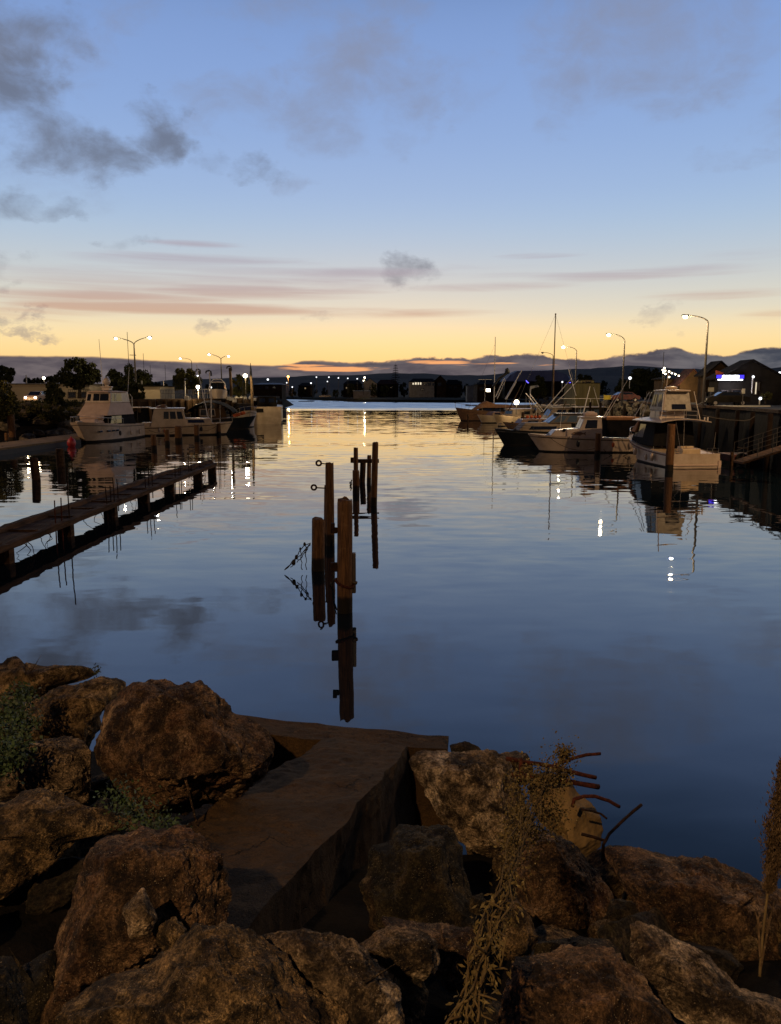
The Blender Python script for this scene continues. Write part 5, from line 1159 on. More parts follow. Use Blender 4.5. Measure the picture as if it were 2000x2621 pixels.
for i_, r_ in enumerate([o for o in list(COL.objects) if o.parent is None and o.get('category') == 'boat' and o.name.split('.')[0] in ('moored_boat', 'fishing_boat', 'navy_boat', 'game_boat', 'fish_boat', 'cream_launch')]):
    hl = [c_ for c_ in r_.children if c_.name.startswith('hull')][0]; xs = [v.co.x for v in hl.data.vertices]; ys = [v.co.y for v in hl.data.vertices]
    zd = [v.co.z for v in hl.data.vertices if v.co.x < min(xs)+.3]
    clutter(r_, max(xs)-min(xs), max(ys)-min(ys), max(zd), i_)
# ---------------------------------------------------------------- trees and bushes
def crown_mesh(rx, ry, rz, nc, nl, size, rs, low=-.75, flat=False):
    mb = MB(); cl = []
    for _ in range(nc):
        while True:
            p = Vector((rs.uniform(-1, 1), rs.uniform(-1, 1), rs.uniform(low, 1)))
            if .25 < p.length < 1: break
        cl.append((Vector((p.x*rx, p.y*ry, p.z*rz)), rs.uniform(.16, .34)*min(rx, rz)))
    for c, s in cl:
        for _ in range(nl):
            d = Vector((rs.gauss(0, 1), rs.gauss(0, 1), rs.gauss(0, 1))).normalized()*s*rs.uniform(.5, 1.1)
            q = c+d; u = Vector((rs.uniform(-1, 1), rs.uniform(-1, 1), rs.uniform(-1, 1))).normalized(); w = u.cross(d.normalized() if flat else Vector((rs.uniform(-1, 1), rs.uniform(-1, 1), rs.uniform(-1, 1)))).normalized(); l = size*rs.uniform(.6, 1.3)
            mb.add([q-u*l, q+w*l*.6, q+u*l, q-w*l*.6], [(0, 1, 2, 3)])
    return mb, cl
def tree(loc, w, h, label, mat='leaf_dark', trunk=.3, nc=34, nl=60, size=None, group=None, seed=1, kind='tree', low=-.7, dens=1):
    rs = random.Random(seed); r = thing(kind if kind != 'tree' else 'broadleaf_tree', label, 'tree' if kind == 'tree' else kind, loc, 0, group)
    rx = w/2*.86; tz = h*trunk; rz = (h-tz)/1.72; cz = tz+rz*.78
    mb, cl = crown_mesh(rx, rx*.8, rz*.92, nc, nl, size or max(.14, w*.022), rs, low)
    o = mb.build('crown', mat, r); 
    for p in o.data.vertices: p.co.z += cz
    tb = MB(); tr = max(.08, w*.035)
    tb.tube([(0, 0, -.3), (.05*w*rs.uniform(-1, 1), 0, tz*.6), (0, 0, tz+rz*.3)], tr*1.3, 8, tr*.6)
    for c, s in cl[:7]: tb.tube([(0, 0, tz*.7), Vector((0, 0, tz*.7)).lerp(c+Vector((0, 0, cz)), .5)+Vector((0, 0, .1)), c+Vector((0, 0, cz))], tr*.5, 5, tr*.12)
    tb.build('trunk', 'bark', r); return r
def tpx(px0, px1, top, base, t, label, **k):
    c = D((px0+px1)/2, base, t); w = (px1-px0)/F*t; h = (base-top)/F*t
    return tree((c.x, c.y, c.z), w, h, label, **k)
tpx(143, 266, 922, 1014, 112, 'round crowned tree standing alone on the left bank behind the cruiser', nc=60, nl=110, size=.22, seed=3, trunk=.22)
tpx(268, 400, 938, 1018, 126, 'wide dark tree mass behind the tall double armed street lamp', nc=60, nl=90, size=.25, seed=4, trunk=.12)
tpx(318, 372, 975, 1040, 108, 'dark conifer like bush right behind the cruiser', nc=34, nl=90, size=.18, seed=5, trunk=.05, kind='bush', low=-1)
tpx(436, 520, 946, 1004, 150, 'dark tree with a peaked crown behind the wharf railing', nc=44, nl=80, size=.25, seed=6, trunk=.1, mat='leaf_mid')
tpx(590, 646, 962, 1030, 136, 'lamp lit olive leaved tree beside the pale timber mast', nc=40, nl=90, size=.18, seed=7, trunk=.12, mat='leaf_mid')
tpx(-70, 70, 940, 990, 150, 'dark rounded tree group at the far left skyline', nc=40, nl=80, size=.3, seed=8, trunk=.1)
tpx(60, 120, 962, 992, 165, 'low dark tree behind the pale building, left of the round tree', nc=24, nl=60, size=.3, seed=9, trunk=.1)
tpx(105, 165, 960, 990, 165, 'low dark tree touching the left side of the round crowned tree', nc=24, nl=60, size=.3, seed=10, trunk=.1)
tpx(-60, 48, 965, 1085, 84, 'tall bush at the left edge overhanging the bank', nc=60, nl=90, size=.16, seed=11, trunk=.02, mat='leaf_mid', kind='bush', low=-1)
tpx(108, 174, 982, 1045, 98, 'rounded bush on the bank beside the parked car', nc=44, nl=90, size=.16, seed=12, trunk=.03, kind='bush', low=-1, mat='leaf_dark')
tpx(-20, 60, 1035, 1075, 90, 'low spreading bush under the tall bush on the left bank', nc=34, nl=70, size=.15, seed=13, trunk=.02, mat='leaf_dark', kind='bush', low=-1)
tpx(60, 200, 1036, 1075, 94, 'long low scrub along the top of the left bank', nc=60, nl=60, size=.15, seed=14, trunk=.02, mat='leaf_mid', kind='bush', low=-1)
# right side trees
tpx(1352, 1405, 966, 1020, 170, 'round dark tree left of the tall wooden mast', nc=40, nl=90, size=.28, seed=15, trunk=.08)
tpx(1468, 1530, 958, 1012, 190, 'dark tree behind the olive shed', nc=36, nl=70, size=.32, seed=16, trunk=.1)
tpx(1600, 1700, 948, 1030, 170, 'large dark tree mass right of the second street lamp', nc=70, nl=90, size=.32, seed=17, trunk=.06)
tpx(1570, 1640, 975, 1030, 160, 'lower dark tree mass behind the yellow board', nc=50, nl=80, size=.28, seed=18, trunk=.05)
tpx(1975, 2060, 945, 1030, 120, 'dark tree at the right edge behind the gabled house', nc=40, nl=80, size=.25, seed=19, trunk=.1)
tpx(1945, 1975, 1000, 1026, 84, 'small lit shrub beside the bright doorway', nc=20, nl=60, size=.09, seed=20, trunk=.05, mat='leaf_mid', kind='bush', low=-1)
# far shore trees: three source trees, copied
protos = [tree((0, 0, -500), 16, 10, 'x', nc=30, nl=50, size=.6, seed=s, trunk=.1) for s in (31, 32, 33)]
far = []; rs = random.Random(12); k = 0
spots = [(655, 985, 34), (690, 978, 30), (748, 984, 26), (772, 982, 30), (800, 976, 34), (832, 985, 24), (896, 972, 36), (925, 982, 22), (958, 974, 34), (985, 978, 30), (1035, 972, 34), (1062, 966, 26), (1090, 974, 30), (1122, 962, 30), (1150, 968, 30), (1175, 965, 24), (1195, 975, 28), (1225, 972, 34),
         (1262, 968, 34), (1255, 985, 22), (1300, 975, 34), (1330, 978, 30), (1430, 980, 34), (1460, 972, 30), (540, 975, 34), (575, 978, 34), (615, 976, 30), (505, 972, 34), (425, 974, 34), (720, 990, 24), (860, 988, 26), (1010, 988, 24), (1140, 990, 22), (880, 990, 20), (1545, 965, 40), (1590, 960, 40), (400, 968, 40), (1750, 962, 40), (560, 985, 28)]
for px, top, wpx in spots:
    t = rs.uniform(455, 540) if px < 1200 or px < 640 else rs.uniform(400, 460)
    c = D(px, 1010, t); s = wpx/F*t/16; hz = (1010-top)/F*t/10
    o = copy_tree(protos[k % 3]); k += 1; o.location = (c.x, c.y, 2.0); o.scale = (s, s, hz); o.rotation_euler = (0, 0, rs.uniform(0, 6)); o['label'] = 'dark low tree among the houses along the far shore'; o['group'] = 'trees along the far shore'
for p in protos:
    for ch in list(p.children): bpy.data.objects.remove(ch)
    bpy.data.objects.remove(p)
# norfolk pine
c = D(1013, 1008, 470); h = (1008-930)/F*470
npn = thing('norfolk_pine', 'tall thin tiered pine rising above the far shore houses', 'tree', c); MB().tube([(0, 0, -1), (0, 0, h)], .3, 6, .05).build('trunk', 'bark', npn)
mb = MB(); rs = random.Random(4)
for i in range(15):
    z = h*(.12+.85*i/15); L = (1-(i/15.5))**.8*3.0+.35
    for k in range(9):
        a_ = k*2*PI/9+i*.5
        for q in range(6):
            r = L*(q+1)/6; x, y = math.cos(a_)*r, math.sin(a_)*r; zz = z+.10*r; s = .30
            mb.add([(x-s, y, zz), (x, y-s, zz+.25), (x+s, y, zz), (x, y+s, zz-.12)], [(0, 1, 2, 3)]); mb.add([(x, y-s, zz-.3), (x, y+s, zz-.15), (x, y+s, zz+.2), (x, y-s, zz+.2)], [(0, 1, 2, 3)])
mb.build('crown', 'leaf_dark', npn)

# ---------------------------------------------------------------- buildings
def house(px0, px1, eave, apex, base, t, depth, label, wall='wall_dark', roof_m='roof_dark', wins=(), gable=False, lit=(), name='house', cat='house', over=.4, door=None, group=None):
    """front wall spans px0..px1 at depth t; gable=True turns the gable to the camera"""
    a = D(px0, base, t); w = (px1-px0)/F*t; he = (base-eave)/F*t; ha = (base-apex)/F*t
    zb_ = a.z; r = thing(name, label, cat, (a.x+w/2, a.y, zb_), 0, group)
    mb = MB(); x = w/2
    if gable:
        ring0 = [(-x, 0, -2), (x, 0, -2), (x, 0, he), (0, 0, ha), (-x, 0, he)]; mb.loft([ring0, [(p[0], depth, p[2]) for p in ring0]])
    else: mb.hexa([(-x, 0, -2), (x, 0, -2), (x, depth, -2), (-x, depth, -2), (-x, 0, he), (x, 0, he), (x, depth, he), (-x, depth, he)])
    mb.build('wall', wall, r)
    rb = MB(); e = over; th = .18
    if gable:
        for sg in (-1, 1):
            sl = (ha-he)/x; p = [(0, -e, ha+.02), (sg*(x+e), -e, he-sl*e+.02), (sg*(x+e), depth+e, he-sl*e+.02), (0, depth+e, ha+.02)]
            if sg < 0: p = p[::-1]
            rb.hexa([Vector(q) for q in p]+[Vector(q)+Vector((0, 0, th)) for q in p])
    else:
        y0, y1 = -e, depth+e; ins = min(x*.35, 2.5) if ha > he+.4 else 0
        rb.add([(-x-e, y0, he), (x+e, y0, he), (x+e, y1, he), (-x-e, y1, he), (-x+ins, depth/2, ha), (x-ins, depth/2, ha), (-x-e, y0, he+.12), (x+e, y0, he+.12), (x+e, y1, he+.12), (-x-e, y1, he+.12)],
               [(0, 3, 2, 1), (0, 1, 7, 6), (1, 2, 8, 7), (2, 3, 9, 8), (3, 0, 6, 9), (6, 7, 5, 4), (7, 8, 5), (8, 9, 4, 5), (9, 6, 4)])
    rb.build('roof', roof_m, r)
    sc = F/t
    for L_, m_ in ((wins, 'glass'), (lit, None)):
        for W_ in L_:
            wx0, wy0, wx1, wy1 = W_[:4]; mm = m_ or (W_[4] if len(W_) > 4 else 'window_lit')
            X0 = (wx0-px0)/sc-x; X1 = (wx1-px0)/sc-x; Z0 = (base-wy1)/sc; Z1 = (base-wy0)/sc
            f = MB(); b_ = .10
            for bx in (((X0+X1)/2, -.06, Z0, X1-X0+2*b_, b_), ((X0+X1)/2, -.06, Z1, X1-X0+2*b_, b_), (X0, -.06, (Z0+Z1)/2, b_, Z1-Z0), (X1, -.06, (Z0+Z1)/2, b_, Z1-Z0)): f.box((bx[0], bx[1], bx[2]), (bx[3], .12, bx[4]))
            fo = f.build('window', 'trim', r); pn = MB(); pn.box(((X0+X1)/2, -.02, (Z0+Z1)/2), (X1-X0-b_, .04, Z1-Z0-b_)); pn.build('pane', mm, fo)
    return r
# left
house(20, 232, 984, 984, 1034, 118, 14, 'long low cream building behind the parked car on the left', 'wall_cream', 'roof_pale', wins=[(178, 1004, 196, 1018), (206, 1004, 222, 1018)], name='building', cat='building')
house(344, 411, 990, 990, 1018, 118, 8, 'pale block wall building behind the wharf railing', 'wall_cream', 'roof_dark', name='building', cat='building')
house(650, 722, 985, 980, 1012, 300, 12, 'low shed with a pale blue lit roof edge behind the wharf mast', 'wall_brown', 'roof_pale', wins=[(665, 989, 672, 995), (680, 989, 688, 995), (698, 989, 706, 995)], name='shed', cat='shed')
house(232, 270, 990, 985, 1025, 130, 8, 'pale house end visible under the round crowned tree', 'wall_cream', 'roof_pale', gable=True)
# far shore
house(1048, 1118, 978, 969, 1008, 455, 12, 'two storey pale house with four lit upper windows on the far shore', 'wall_white', 'roof_dark', wins=[(1085, 981, 1090, 986), (1095, 980, 1102, 987), (1107, 981, 1113, 987), (1080, 995, 1085, 1000)], lit=[(1056, 980, 1060, 985), (1062, 979, 1067, 985), (1069, 979, 1073, 985), (1075, 979, 1079, 985)])
house(1112, 1142, 976, 962, 1008, 455, 12, 'gabled dark house joined to the pale two storey house', 'wall_brown', 'roof_dark', gable=True, wins=[(1121, 980, 1130, 988)])
house(1142, 1180, 985, 972, 1009, 460, 12, 'low brown house right of the gabled dark house', 'wall_brown', 'roof_dark', wins=[(1150, 990, 1156, 996), (1163, 990, 1169, 996)])
house(930, 965, 983, 970, 1008, 470, 12, 'pale gabled house behind the white street lamp post on the far shore', 'wall_white', 'roof_dark', gable=True, wins=[(945, 988, 950, 994)])
house(965, 1020, 984, 972, 1008, 480, 12, 'long dark red roofed house left of the pine', 'wall_dark', 'roof_red', wins=[(975, 990, 981, 995), (1000, 990, 1006, 995)])
house(880, 926, 984, 974, 1008, 480, 12, 'dark house behind the twin trees on the far shore', 'wall_dark', 'roof_dark', lit=[(868+18, 991, 868+22, 995, 'window_dim')])
house(905, 948, 1001, 1000, 1011, 440, 4, 'pale lit low kiosk by the far shore', 'wall_white', 'roof_pale', name='kiosk', cat='kiosk')
house(765, 800, 988, 980, 1008, 480, 12, 'small dark house near the orange street lamp', 'wall_dark', 'roof_dark', lit=[(780, 992, 784, 996, 'window_dim')])
house(1196, 1224, 988, 986, 1016, 330, 6, 'pale arched shed end on the far right bank', 'wall_white', 'roof_dark', name='shed', cat='shed')
house(1222, 1300, 985, 972, 1014, 260, 12, 'dark waterfront building with a bright lit panel', 'wall_brown', 'roof_dark', lit=[(1244, 995, 1255, 1003, 'lamp_white')], wins=[(1228, 992, 1238, 1000), (1262, 992, 1275, 1000), (1280, 992, 1292, 1000)], name='building', cat='building')
# marquee
a = D(1290, 1012, 250)
mq = thing('marquee', 'large white domed marquee roof glowing faintly blue behind the boats', 'marquee', (D(1370, 1012, 250).x, a.y, 3.9)); sc = F/250
mb = MB(); prof = [(-80, 972), (-62, 954), (-45, 945), (20, 944), (60, 944), (90, 955), (115, 972)]
rings = []
for dxp, yy in prof:
    x = dxp/sc; z = (1012-yy)/sc
    rings.append([(x, 0, (1012-973)/sc), (x*.96, 3.5, z*.97), (x*.92, 9, z), (x*.96, 14, z*.97), (x, 18, (1012-973)/sc)])
mb.loft(rings, False, False)
x0, x1 = -80/sc, 115/sc; zz = (1012-973)/sc
mb.build('canopy', 'tent', mq, smooth=False)
mb = MB(); mb.box(((x0+x1)/2, 9, zz/2-.4), (x1-x0-.6, 17.6, zz+.6)); mb.build('wall', 'wall_dark', mq)
for px, py in ((1349, 976), (1352, 979)):
    pass
def blue(pxs, t, label):
    P_ = [D(x, y, t) for x, y in pxs]; mb = MB(); mb.tube([p-P_[0] for p in P_], .12, 6); o = mb.build('led_strip', 'blue_led'); o.location = P_[0]; tag(o, label, 'led strip')
blue([(1347, 974), (1351, 979), (1354, 980)], 230, 'tiny blue neon stroke under the marquee edge')
blue([(1449, 981), (1453, 983), (1457, 981), (1461, 979)], 200, 'blue neon tick shape left of the olive shed')
sgn = thing('wing_sign', 'pale wing shaped sign on a post below the marquee', 'sign', D(1358, 1018, 160)); s0 = Vector(sgn.location)
MB().tube([(0, 0, -.5), D(1358, 995, 160)-s0], .12, 6).build('post', 'alu', sgn)
mb = MB(); pp = [D(x, y, 160)-s0 for x, y in ((1357, 997), (1358, 988), (1378, 986), (1380, 990), (1368, 993))]; mb.loft([pp, [p+Vector((0, .2, 0)) for p in pp]]); mb.build('board', 'sign_box', sgn)
# olive shed
house(1472, 1535, 982, 981, 1032, 122, 8, 'olive green corrugated shed on the right wharf', 'wall_olive', 'roof_dark', name='shed', cat='shed', over=.1)
house(1486, 1520, 974, 973, 1000, 138, 6, 'low box on top behind the olive shed with two dark openings', 'wall_olive', 'roof_dark', wins=[(1475+15, 977, 1482+15, 981), (1499, 976, 1512, 982)], name='shed', cat='shed', over=.1)
# right buildings
house(1696, 1802, 972, 966, 1026, 112, 4, 'long brown weatherboard building with dark openings behind the fly bridge', 'wall_brown', 'roof_dark', wins=[(1700, 995, 1712, 1004), (1716, 985, 1734, 1004), (1742, 990, 1756, 1000), (1764, 985, 1785, 998)], name='building', cat='building')
house(1740, 1802, 982, 948, 1000, 108, 3, 'brown gable roof rising towards the nearest street lamp', 'wall_brown', 'roof_red', gable=True)
house(1804, 1872, 958, 929, 1028, 96, 2.5, 'gabled brown house with decorated gable beside the nearest street lamp', 'wall_brown', 'roof_dark', gable=True, wins=[(1815, 992, 1826, 1002), (1806, 1005, 1820, 1020)])
gb2 = house(1836, 2000, 968, 926, 1028, 86, 2.5, 'dark wide gabled restaurant carrying the glowing blue and white sign', 'wall_dark', 'roof_dark', gable=True, wins=[(1846, 1000, 1860, 1008), (1872, 998, 1896, 1006)], lit=[(1929, 978, 1935, 1010), (1937, 980, 1940, 1000, 'window_lit')], name='restaurant', cat='restaurant')
mb = MB(); q = [D(1835, 948, 85.6), D(1862, 958, 85.6), D(1835, 962, 85.6)]; o_ = q[2]; mb.loft([[p-o_ for p in q], [p-o_+Vector((0, .3, 0)) for p in q]]); o = mb.build('gable_panel', 'orange_wall'); o.location = o_; tag(o, 'orange triangular panel above the glowing sign', 'panel')
ls = thing('lit_sign', 'glowing sign with blue ends, white centre and a white bar below', 'sign', D(1870, 968, 85)); l0 = Vector(ls.location); sc = F/85
def bx(px0, py0, px1, py1, dep, m, nm):
    mb = MB(); mb.box((((px0+px1)/2-1870)/sc, dep, (968-(py0+py1)/2)/sc), ((px1-px0)/sc, .15, (py1-py0)/sc)); mb.build(nm, m, ls)
bx(1835, 960, 1849, 968, 0, 'sign_blue', 'blue_panel'); bx(1890, 960, 1904, 969, 0, 'sign_blue', 'blue_panel')
mb = MB(); rs = random.Random(2); pts = []
n = 26
up = [(1848+43*i/n, 960.5+rs.uniform(-.5, .5)) for i in range(n+1)]; dnp = [(1848+43*i/n, 969.5+rs.uniform(-.4, .4)) for i in range(n, -1, -1)]
ring = [(((x-1870)/sc), -.12, (968-y)/sc) for x, y in up+dnp]; mb.loft([ring, [(p[0], .02, p[2]) for p in ring]]); mb.build('white_panel', 'sign_white', ls)
bx(1838, 970.5, 1901, 973.5, -.05, 'sign_white', 'white_bar'); bx(1834, 959, 1905, 975, .2, 'wall_dark', 'backing')
def lamp(loc, power, col=(1, .75, .45), rad=.15):
    l = bpy.data.lights.new('lamp', 'POINT'); l.energy = power; l.color = col; l.shadow_soft_size = rad
    o = bpy.data.objects.new('lamp_light', l); COL.objects.link(o); o.location = loc; return o
def pl_(parent, loc, power, col=(1, .75, .45), rad=.15):
    o = lamp(loc, power, col, rad); o.parent = parent; return o
pl_(ls, (0, -1.2, -.6), 260, (.7, .75, 1), .5)
for px in (1906, 1914, 1922):
    pass
# small board sign on a post
def board(px0, py0, px1, py1, t, base, label, m='sign_box', name='sign_board', cat='sign'):
    c = D((px0+px1)/2, base, t); r = thing(name, label, cat, c); sc = F/t; h = (base-py0)/sc; w = (px1-px0)/sc; hb = (py1-py0)/sc
    MB().tube([(0, .06, -.3), (0, .06, h-.1)], .05, 6).build('post', 'pole_grey', r); mb = MB(); mb.box((0, 0, h-hb/2), (w, .06, hb)); mb.build('board', m, r, bevel=.02); return r
board(1898, 995, 1906, 1008, 74, 1026, 'small white notice board in front of the restaurant')
board(1545, 1012, 1563, 1023, 104, 1034, 'bright yellow board at the edge of the right wharf', 'yellow')
board(1811, 992, 1826, 1003, 82, 1028, 'dull pale notice board beside the nearest street lamp', 'wall_white')
board(1475, 1017, 1484, 1023, 124, 1030, 'small yellow board low beside the olive shed', 'yellow')
# parked cars
def car(loc, rz, label, paint='carpaint', lights=False):
    r = thing('parked_car', label, 'car', loc, rz)
    prof = [(-2.1, .35), (-2.15, .75), (-1.9, .95), (-1.2, 1.0), (-.6, 1.42), (.9, 1.45), (1.6, 1.0), (2.1, .92), (2.15, .4)]
    mb = MB(); rings = []
    for y, s in ((-.86, .97), (-.8, 1), (.8, 1), (.86, .97)): rings.append([(x, y*(1 if z < 1.05 else .82), z*s) for x, z in prof])
    mb.loft(rings); mb.build('body', paint, r, bevel=.04)
    for x in (-1.35, 1.35):
        for y in (-.84, .84):
            mb = MB(); mb.tube([(x, y-.1, .33), (x, y+.1, .33)], .33, 14); w = mb.build('wheel', 'tyre', r); mb = MB(); mb.tube([(x, y-.11, .33), (x, y+.11, .33)], .18, 10); mb.build('rim', 'steel', w)
    for sg in (-1, 1):
        mb = MB(); mb.hexa([(-.95, sg*.80, 1.0), (1.35, sg*.80, 1.0), (1.35, sg*.84, 1.0), (-.95, sg*.84, 1.0), (-.55, sg*.70, 1.38), (.85, sg*.70, 1.38), (.85, sg*.74, 1.38), (-.55, sg*.74, 1.38)]); mb.build('side_window', 'glass', r)
        mb = MB(); mb.sphere((-2.12, sg*.6, .68), .16, 10, 6, .5, 1, .8); mb.build('headlight', 'lamp_white' if lights else 'sign_box', r)
        mb = MB(); mb.box((2.12, sg*.62, .75), (.06, .3, .16)); mb.build('tail_light', 'redboot', r)
    mb = MB(); mb.hexa([(-1.25, -.66, 1.01), (-.6, -.62, 1.40), (-.6, .62, 1.40), (-1.25, .66, 1.01), (-1.31, -.66, 1.03), (-.64, -.62, 1.43), (-.64, .62, 1.43), (-1.31, .66, 1.03)]); mb.build('windscreen', 'glass', r)
    mb = MB(); mb.box((-2.14, 0, .5), (.06, .5, .12)); mb.build('number_plate', 'sign_box', r)
    return r
# two headlights of a car facing the water
for k, (px, lab) in enumerate([(75, 'car facing the water on the left bank with both headlights on')]):
    c = D(px, 1019, 99); cc = car((c.x, c.y+2.6, 3.9), R(90), lab, 'carpaint', True); cc.scale = (1.05, 1.05, 1.05)
    for sg in (-1, 1): pl_(cc, (-2.7, sg*.62, .72), 45, (1, .75, .4), .12)
car((D(1590, 1030, 112).x, 112, 3.9), R(10), 'dark car parked beside the yellow board on the right wharf', 'redboot')
car((D(1850, 1026, 80).x, 80, 3.9), R(-4), 'dark car parked under the glowing sign', 'wall_dark')
car((D(832, 1006, 470).x, 462, 2.3), R(0), 'tiny white car on the far shore road, left one', 'sign_box'); car((D(838+6, 1006, 470).x, 460, 2.3), R(0), 'tiny pale car on the far shore road, right one', 'wall_white')
# kerb line of wharf apron
mb = MB(); a = D(1812, 1027, 76); b = D(1975, 1027, 74); mb.box(((a.x+b.x)/2, 75, 3.98), (b.x-a.x, .3, .14)); struct(mb.build('kerb', 'sign_box'))
# timber edge (stringer) and bollards along right wharf
wf = thing('wharf_edge_beam', 'heavy dark timber beam along the edge of the right wharf', 'beam', (26, 52, 3.9))
mb = MB(); P_ = [(p[0], p[1], 4.02) for p in RC[2:8]]; mb.tube([Vector(p)-Vector((26, 52, 3.9)) for p in P_], .16, 4); mb.build('beam', 'wood_dark', wf)
i = 0
for (p, q) in zip(RT[2:7], RT[3:8]):
    n = max(1, int((Vector(q)-Vector(p)).length/4.5))
    for k in range(n):
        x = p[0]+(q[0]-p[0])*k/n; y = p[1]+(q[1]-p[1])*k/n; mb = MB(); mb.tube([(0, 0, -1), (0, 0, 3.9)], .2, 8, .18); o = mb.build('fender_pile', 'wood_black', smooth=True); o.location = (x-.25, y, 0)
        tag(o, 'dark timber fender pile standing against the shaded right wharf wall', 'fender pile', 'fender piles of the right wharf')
# slack hose over the wharf edge
def hose(pts, t, label, r=.05):
    P_ = [D(x, y, t) for x, y in pts]; Q_ = []
    for i in range(len(P_)-1):
        for k in range(4): Q_.append(P_[i].lerp(P_[i+1], k/4))
    Q_.append(P_[-1]); mb = MB(); mb.tube([q-P_[0] for q in Q_], r, 6); o = mb.build('hose', 'pole_grey'); o.location = P_[0]; tag(o, label, 'hose')
hose([(1798, 1063), (1830, 1070), (1870, 1075), (1905, 1077), (1920, 1074), (1932, 1066)], 52, 'long pale hose sagging along the right wharf wall', .03)
hose([(1776, 1042), (1782, 1046), (1790, 1035), (1797, 1031), (1802, 1034)], 66, 'curled pale pipe at the foot of the nearest street lamp', .05)
# ---------------------------------------------------------------- left timber wharf
wl = thing('timber_wharf', 'long dark timber wharf with a lit front wall on the left side of the basin', 'wharf', (-33, 108, 0)); w0 = Vector(wl.location)
line = [(-36.5, 103.5), (-33.4, 108), (-24.2, 127.6), (-24.0, 140), (-27, 160), (-27.5, 194)]
mb = MB(); A1 = [Vector((x, y, 4.35)) for x, y in line]; B1 = [Vector((x-2.2, y+2.6, 4.35)) for x, y in line]
mb.loft([[p-w0 for p in A1], [p-w0 for p in B1], [p-w0-Vector((0, 0, .4)) for p in B1], [p-w0-Vector((0, 0, .4)) for p in A1], [p-w0 for p in A1]], False, False); mb.build('deck', 'wood_wharf', wl)
mb = MB(); mb.loft([[p-w0-Vector((-.02, .02, .42)) for p in A1[:4]], [p-w0-Vector((-.02, .02, 2.2)) for p in A1[:4]]], False, False); mb.build('front_wall', 'wall_brown', wl)
for i in range(len(line)-1):
    p, q = Vector(line[i]), Vector(line[i+1]); n = int((q-p).length/1.5)
    for k in range(n):
        s = p.lerp(q, k/n); mb = MB(); hh = 3.1+.35*random.random() if i >= 3 else 4.2
        mb.tube([(s.x-w0.x+.2, s.y-w0.y-.15, -1), (s.x-w0.x+.2, s.y-w0.y-.15, hh)], .24, 7); 
        if len([c for c in wl.children if c.name.startswith('pile')]) < 70: mb.build('pile', 'wood_wharf', wl)
# jagged low breakwater fence past the wharf end
ww = thing('timber_breakwater', 'row of broken dark timber posts ending in a point beyond the barge', 'breakwater', W(724, 1058, 0)); w1 = Vector(ww.location); rs = random.Random(8)
a = W(655, 1068, 0); b = W(722, 1058, 0)
n = 34
mb = MB()
for k in range(n):
    p = a.lerp(b, k/(n-1)); zt = 2.7+rs.uniform(-.5, .5) if k < n-1 else 3.0; mb = MB(); mb.tube([p-w1+Vector((0, 0, -1)), p-w1+Vector((rs.uniform(-.1, .1), 0, zt))], .26, 6); mb.build('post', 'wood_dark', ww)
mb = MB(); mb.box(((a-w1)+(b-w1))/2+Vector((0, .3, 1.0)), ((b-a).length, .25, 1.6), math.atan2((b-a).y, (b-a).x)); mb.build('sheeting', 'wood_dark', ww)
mb = MB(); mb.tube([b-w1+Vector((0, 0, 1.3)), b-w1+Vector((1.6, 0, 1.2))], .25, 6, .03); mb.build('pointed_beam', 'wood_dark', ww)
# railing on the left wharf
def rail_fence(px0, px1, pyb, t, h, label, n=14, m='pole_grey', name='railing'):
    a = D(px0, pyb, t); b = D(px1, pyb, t); r = thing(name, label, 'railing', a); mb = MB(); d = b-a
    mb.tube([(0, 0, h), (d.x, d.y, h)], .035, 6); mb.tube([(0, 0, h*.5), (d.x, d.y, h*.5)], .025, 6); mb.build('rail', m, r)
    for k in range(n+1):
        p = d*(k/n); MB().tube([(p.x, p.y, -.2), (p.x, p.y, h)], .03, 6).build('post', m, r)
rail_fence(412, 500, 1017, 116, 1.1, 'pale railing along the back of the left wharf', 22)
rail_fence(500, 575, 1016, 122, 1.2, 'second stretch of pale railing behind the hooked piles', 12, 'alu')
rail_fence(176, 232, 1016, 108, 1.0, 'dark railing under the round crowned tree', 10, 'darkmetal')
rail_fence(1655, 1700, 1025, 100, 1.2, 'short railing behind the fly bridge boat', 6, 'pole_grey')
# white posts on the wharf
def wpost(px, top, base, t, label, r=.07, m='sign_box', name='white_post', cat='post', group='white posts on the left wharf', lean=0):
    c = D(px, base, t); h = (base-top)/F*t; mb = MB(); mb.tube([(0, 0, 0), (lean*h, 0, h)], r, 8, r*.8); o = mb.build(name, m); o.location = c; return tag(o, label, cat, group)
wpost(365, 975, 1014, 112, 'bright white post at the left end of the wharf railing', .10)
wpost(420, 975, 1000, 122, 'dull white post, middle one of the wharf railing', .09, 'alu')
wpost(475, 975, 1014, 112, 'bright white post above the white box on the wharf wall', .10)
mb = MB(); mb.box((0, 0, 0), (.55, .3, .62)); mb.box((.42, 0, -.05), (.15, .25, .5)); o = mb.build('electric_box', 'sign_box', bevel=.04); o.location = D(478, 1019, 111); tag(o, 'small white box below the right white post on the wharf wall', 'box')
wpost(333, 853, 990, 128, 'tall thin flagpole left of the double armed street lamp', .05, 'pole_grey', 'flagpole', 'flagpole', None)
wpost(371, 906, 990, 150, 'thin distant mast right of the double armed street lamp', .05, 'darkmetal', 'distant_mast', 'mast', 'thin masts on the left skyline')
wpost(387, 935, 985, 170, 'short thin distant mast beyond the first one', .05, 'darkmetal', 'distant_mast', 'mast', 'thin masts on the left skyline')
wpost(425, 935, 985, 170, 'thin distant mast above the wharf railing', .05, 'darkmetal', 'distant_mast', 'mast', 'thin masts on the left skyline')
wpost(69, 960, 985, 140, 'short pale flue pipe on the long cream building', .12, 'sign_box', 'flue_pipe', 'pipe', None)
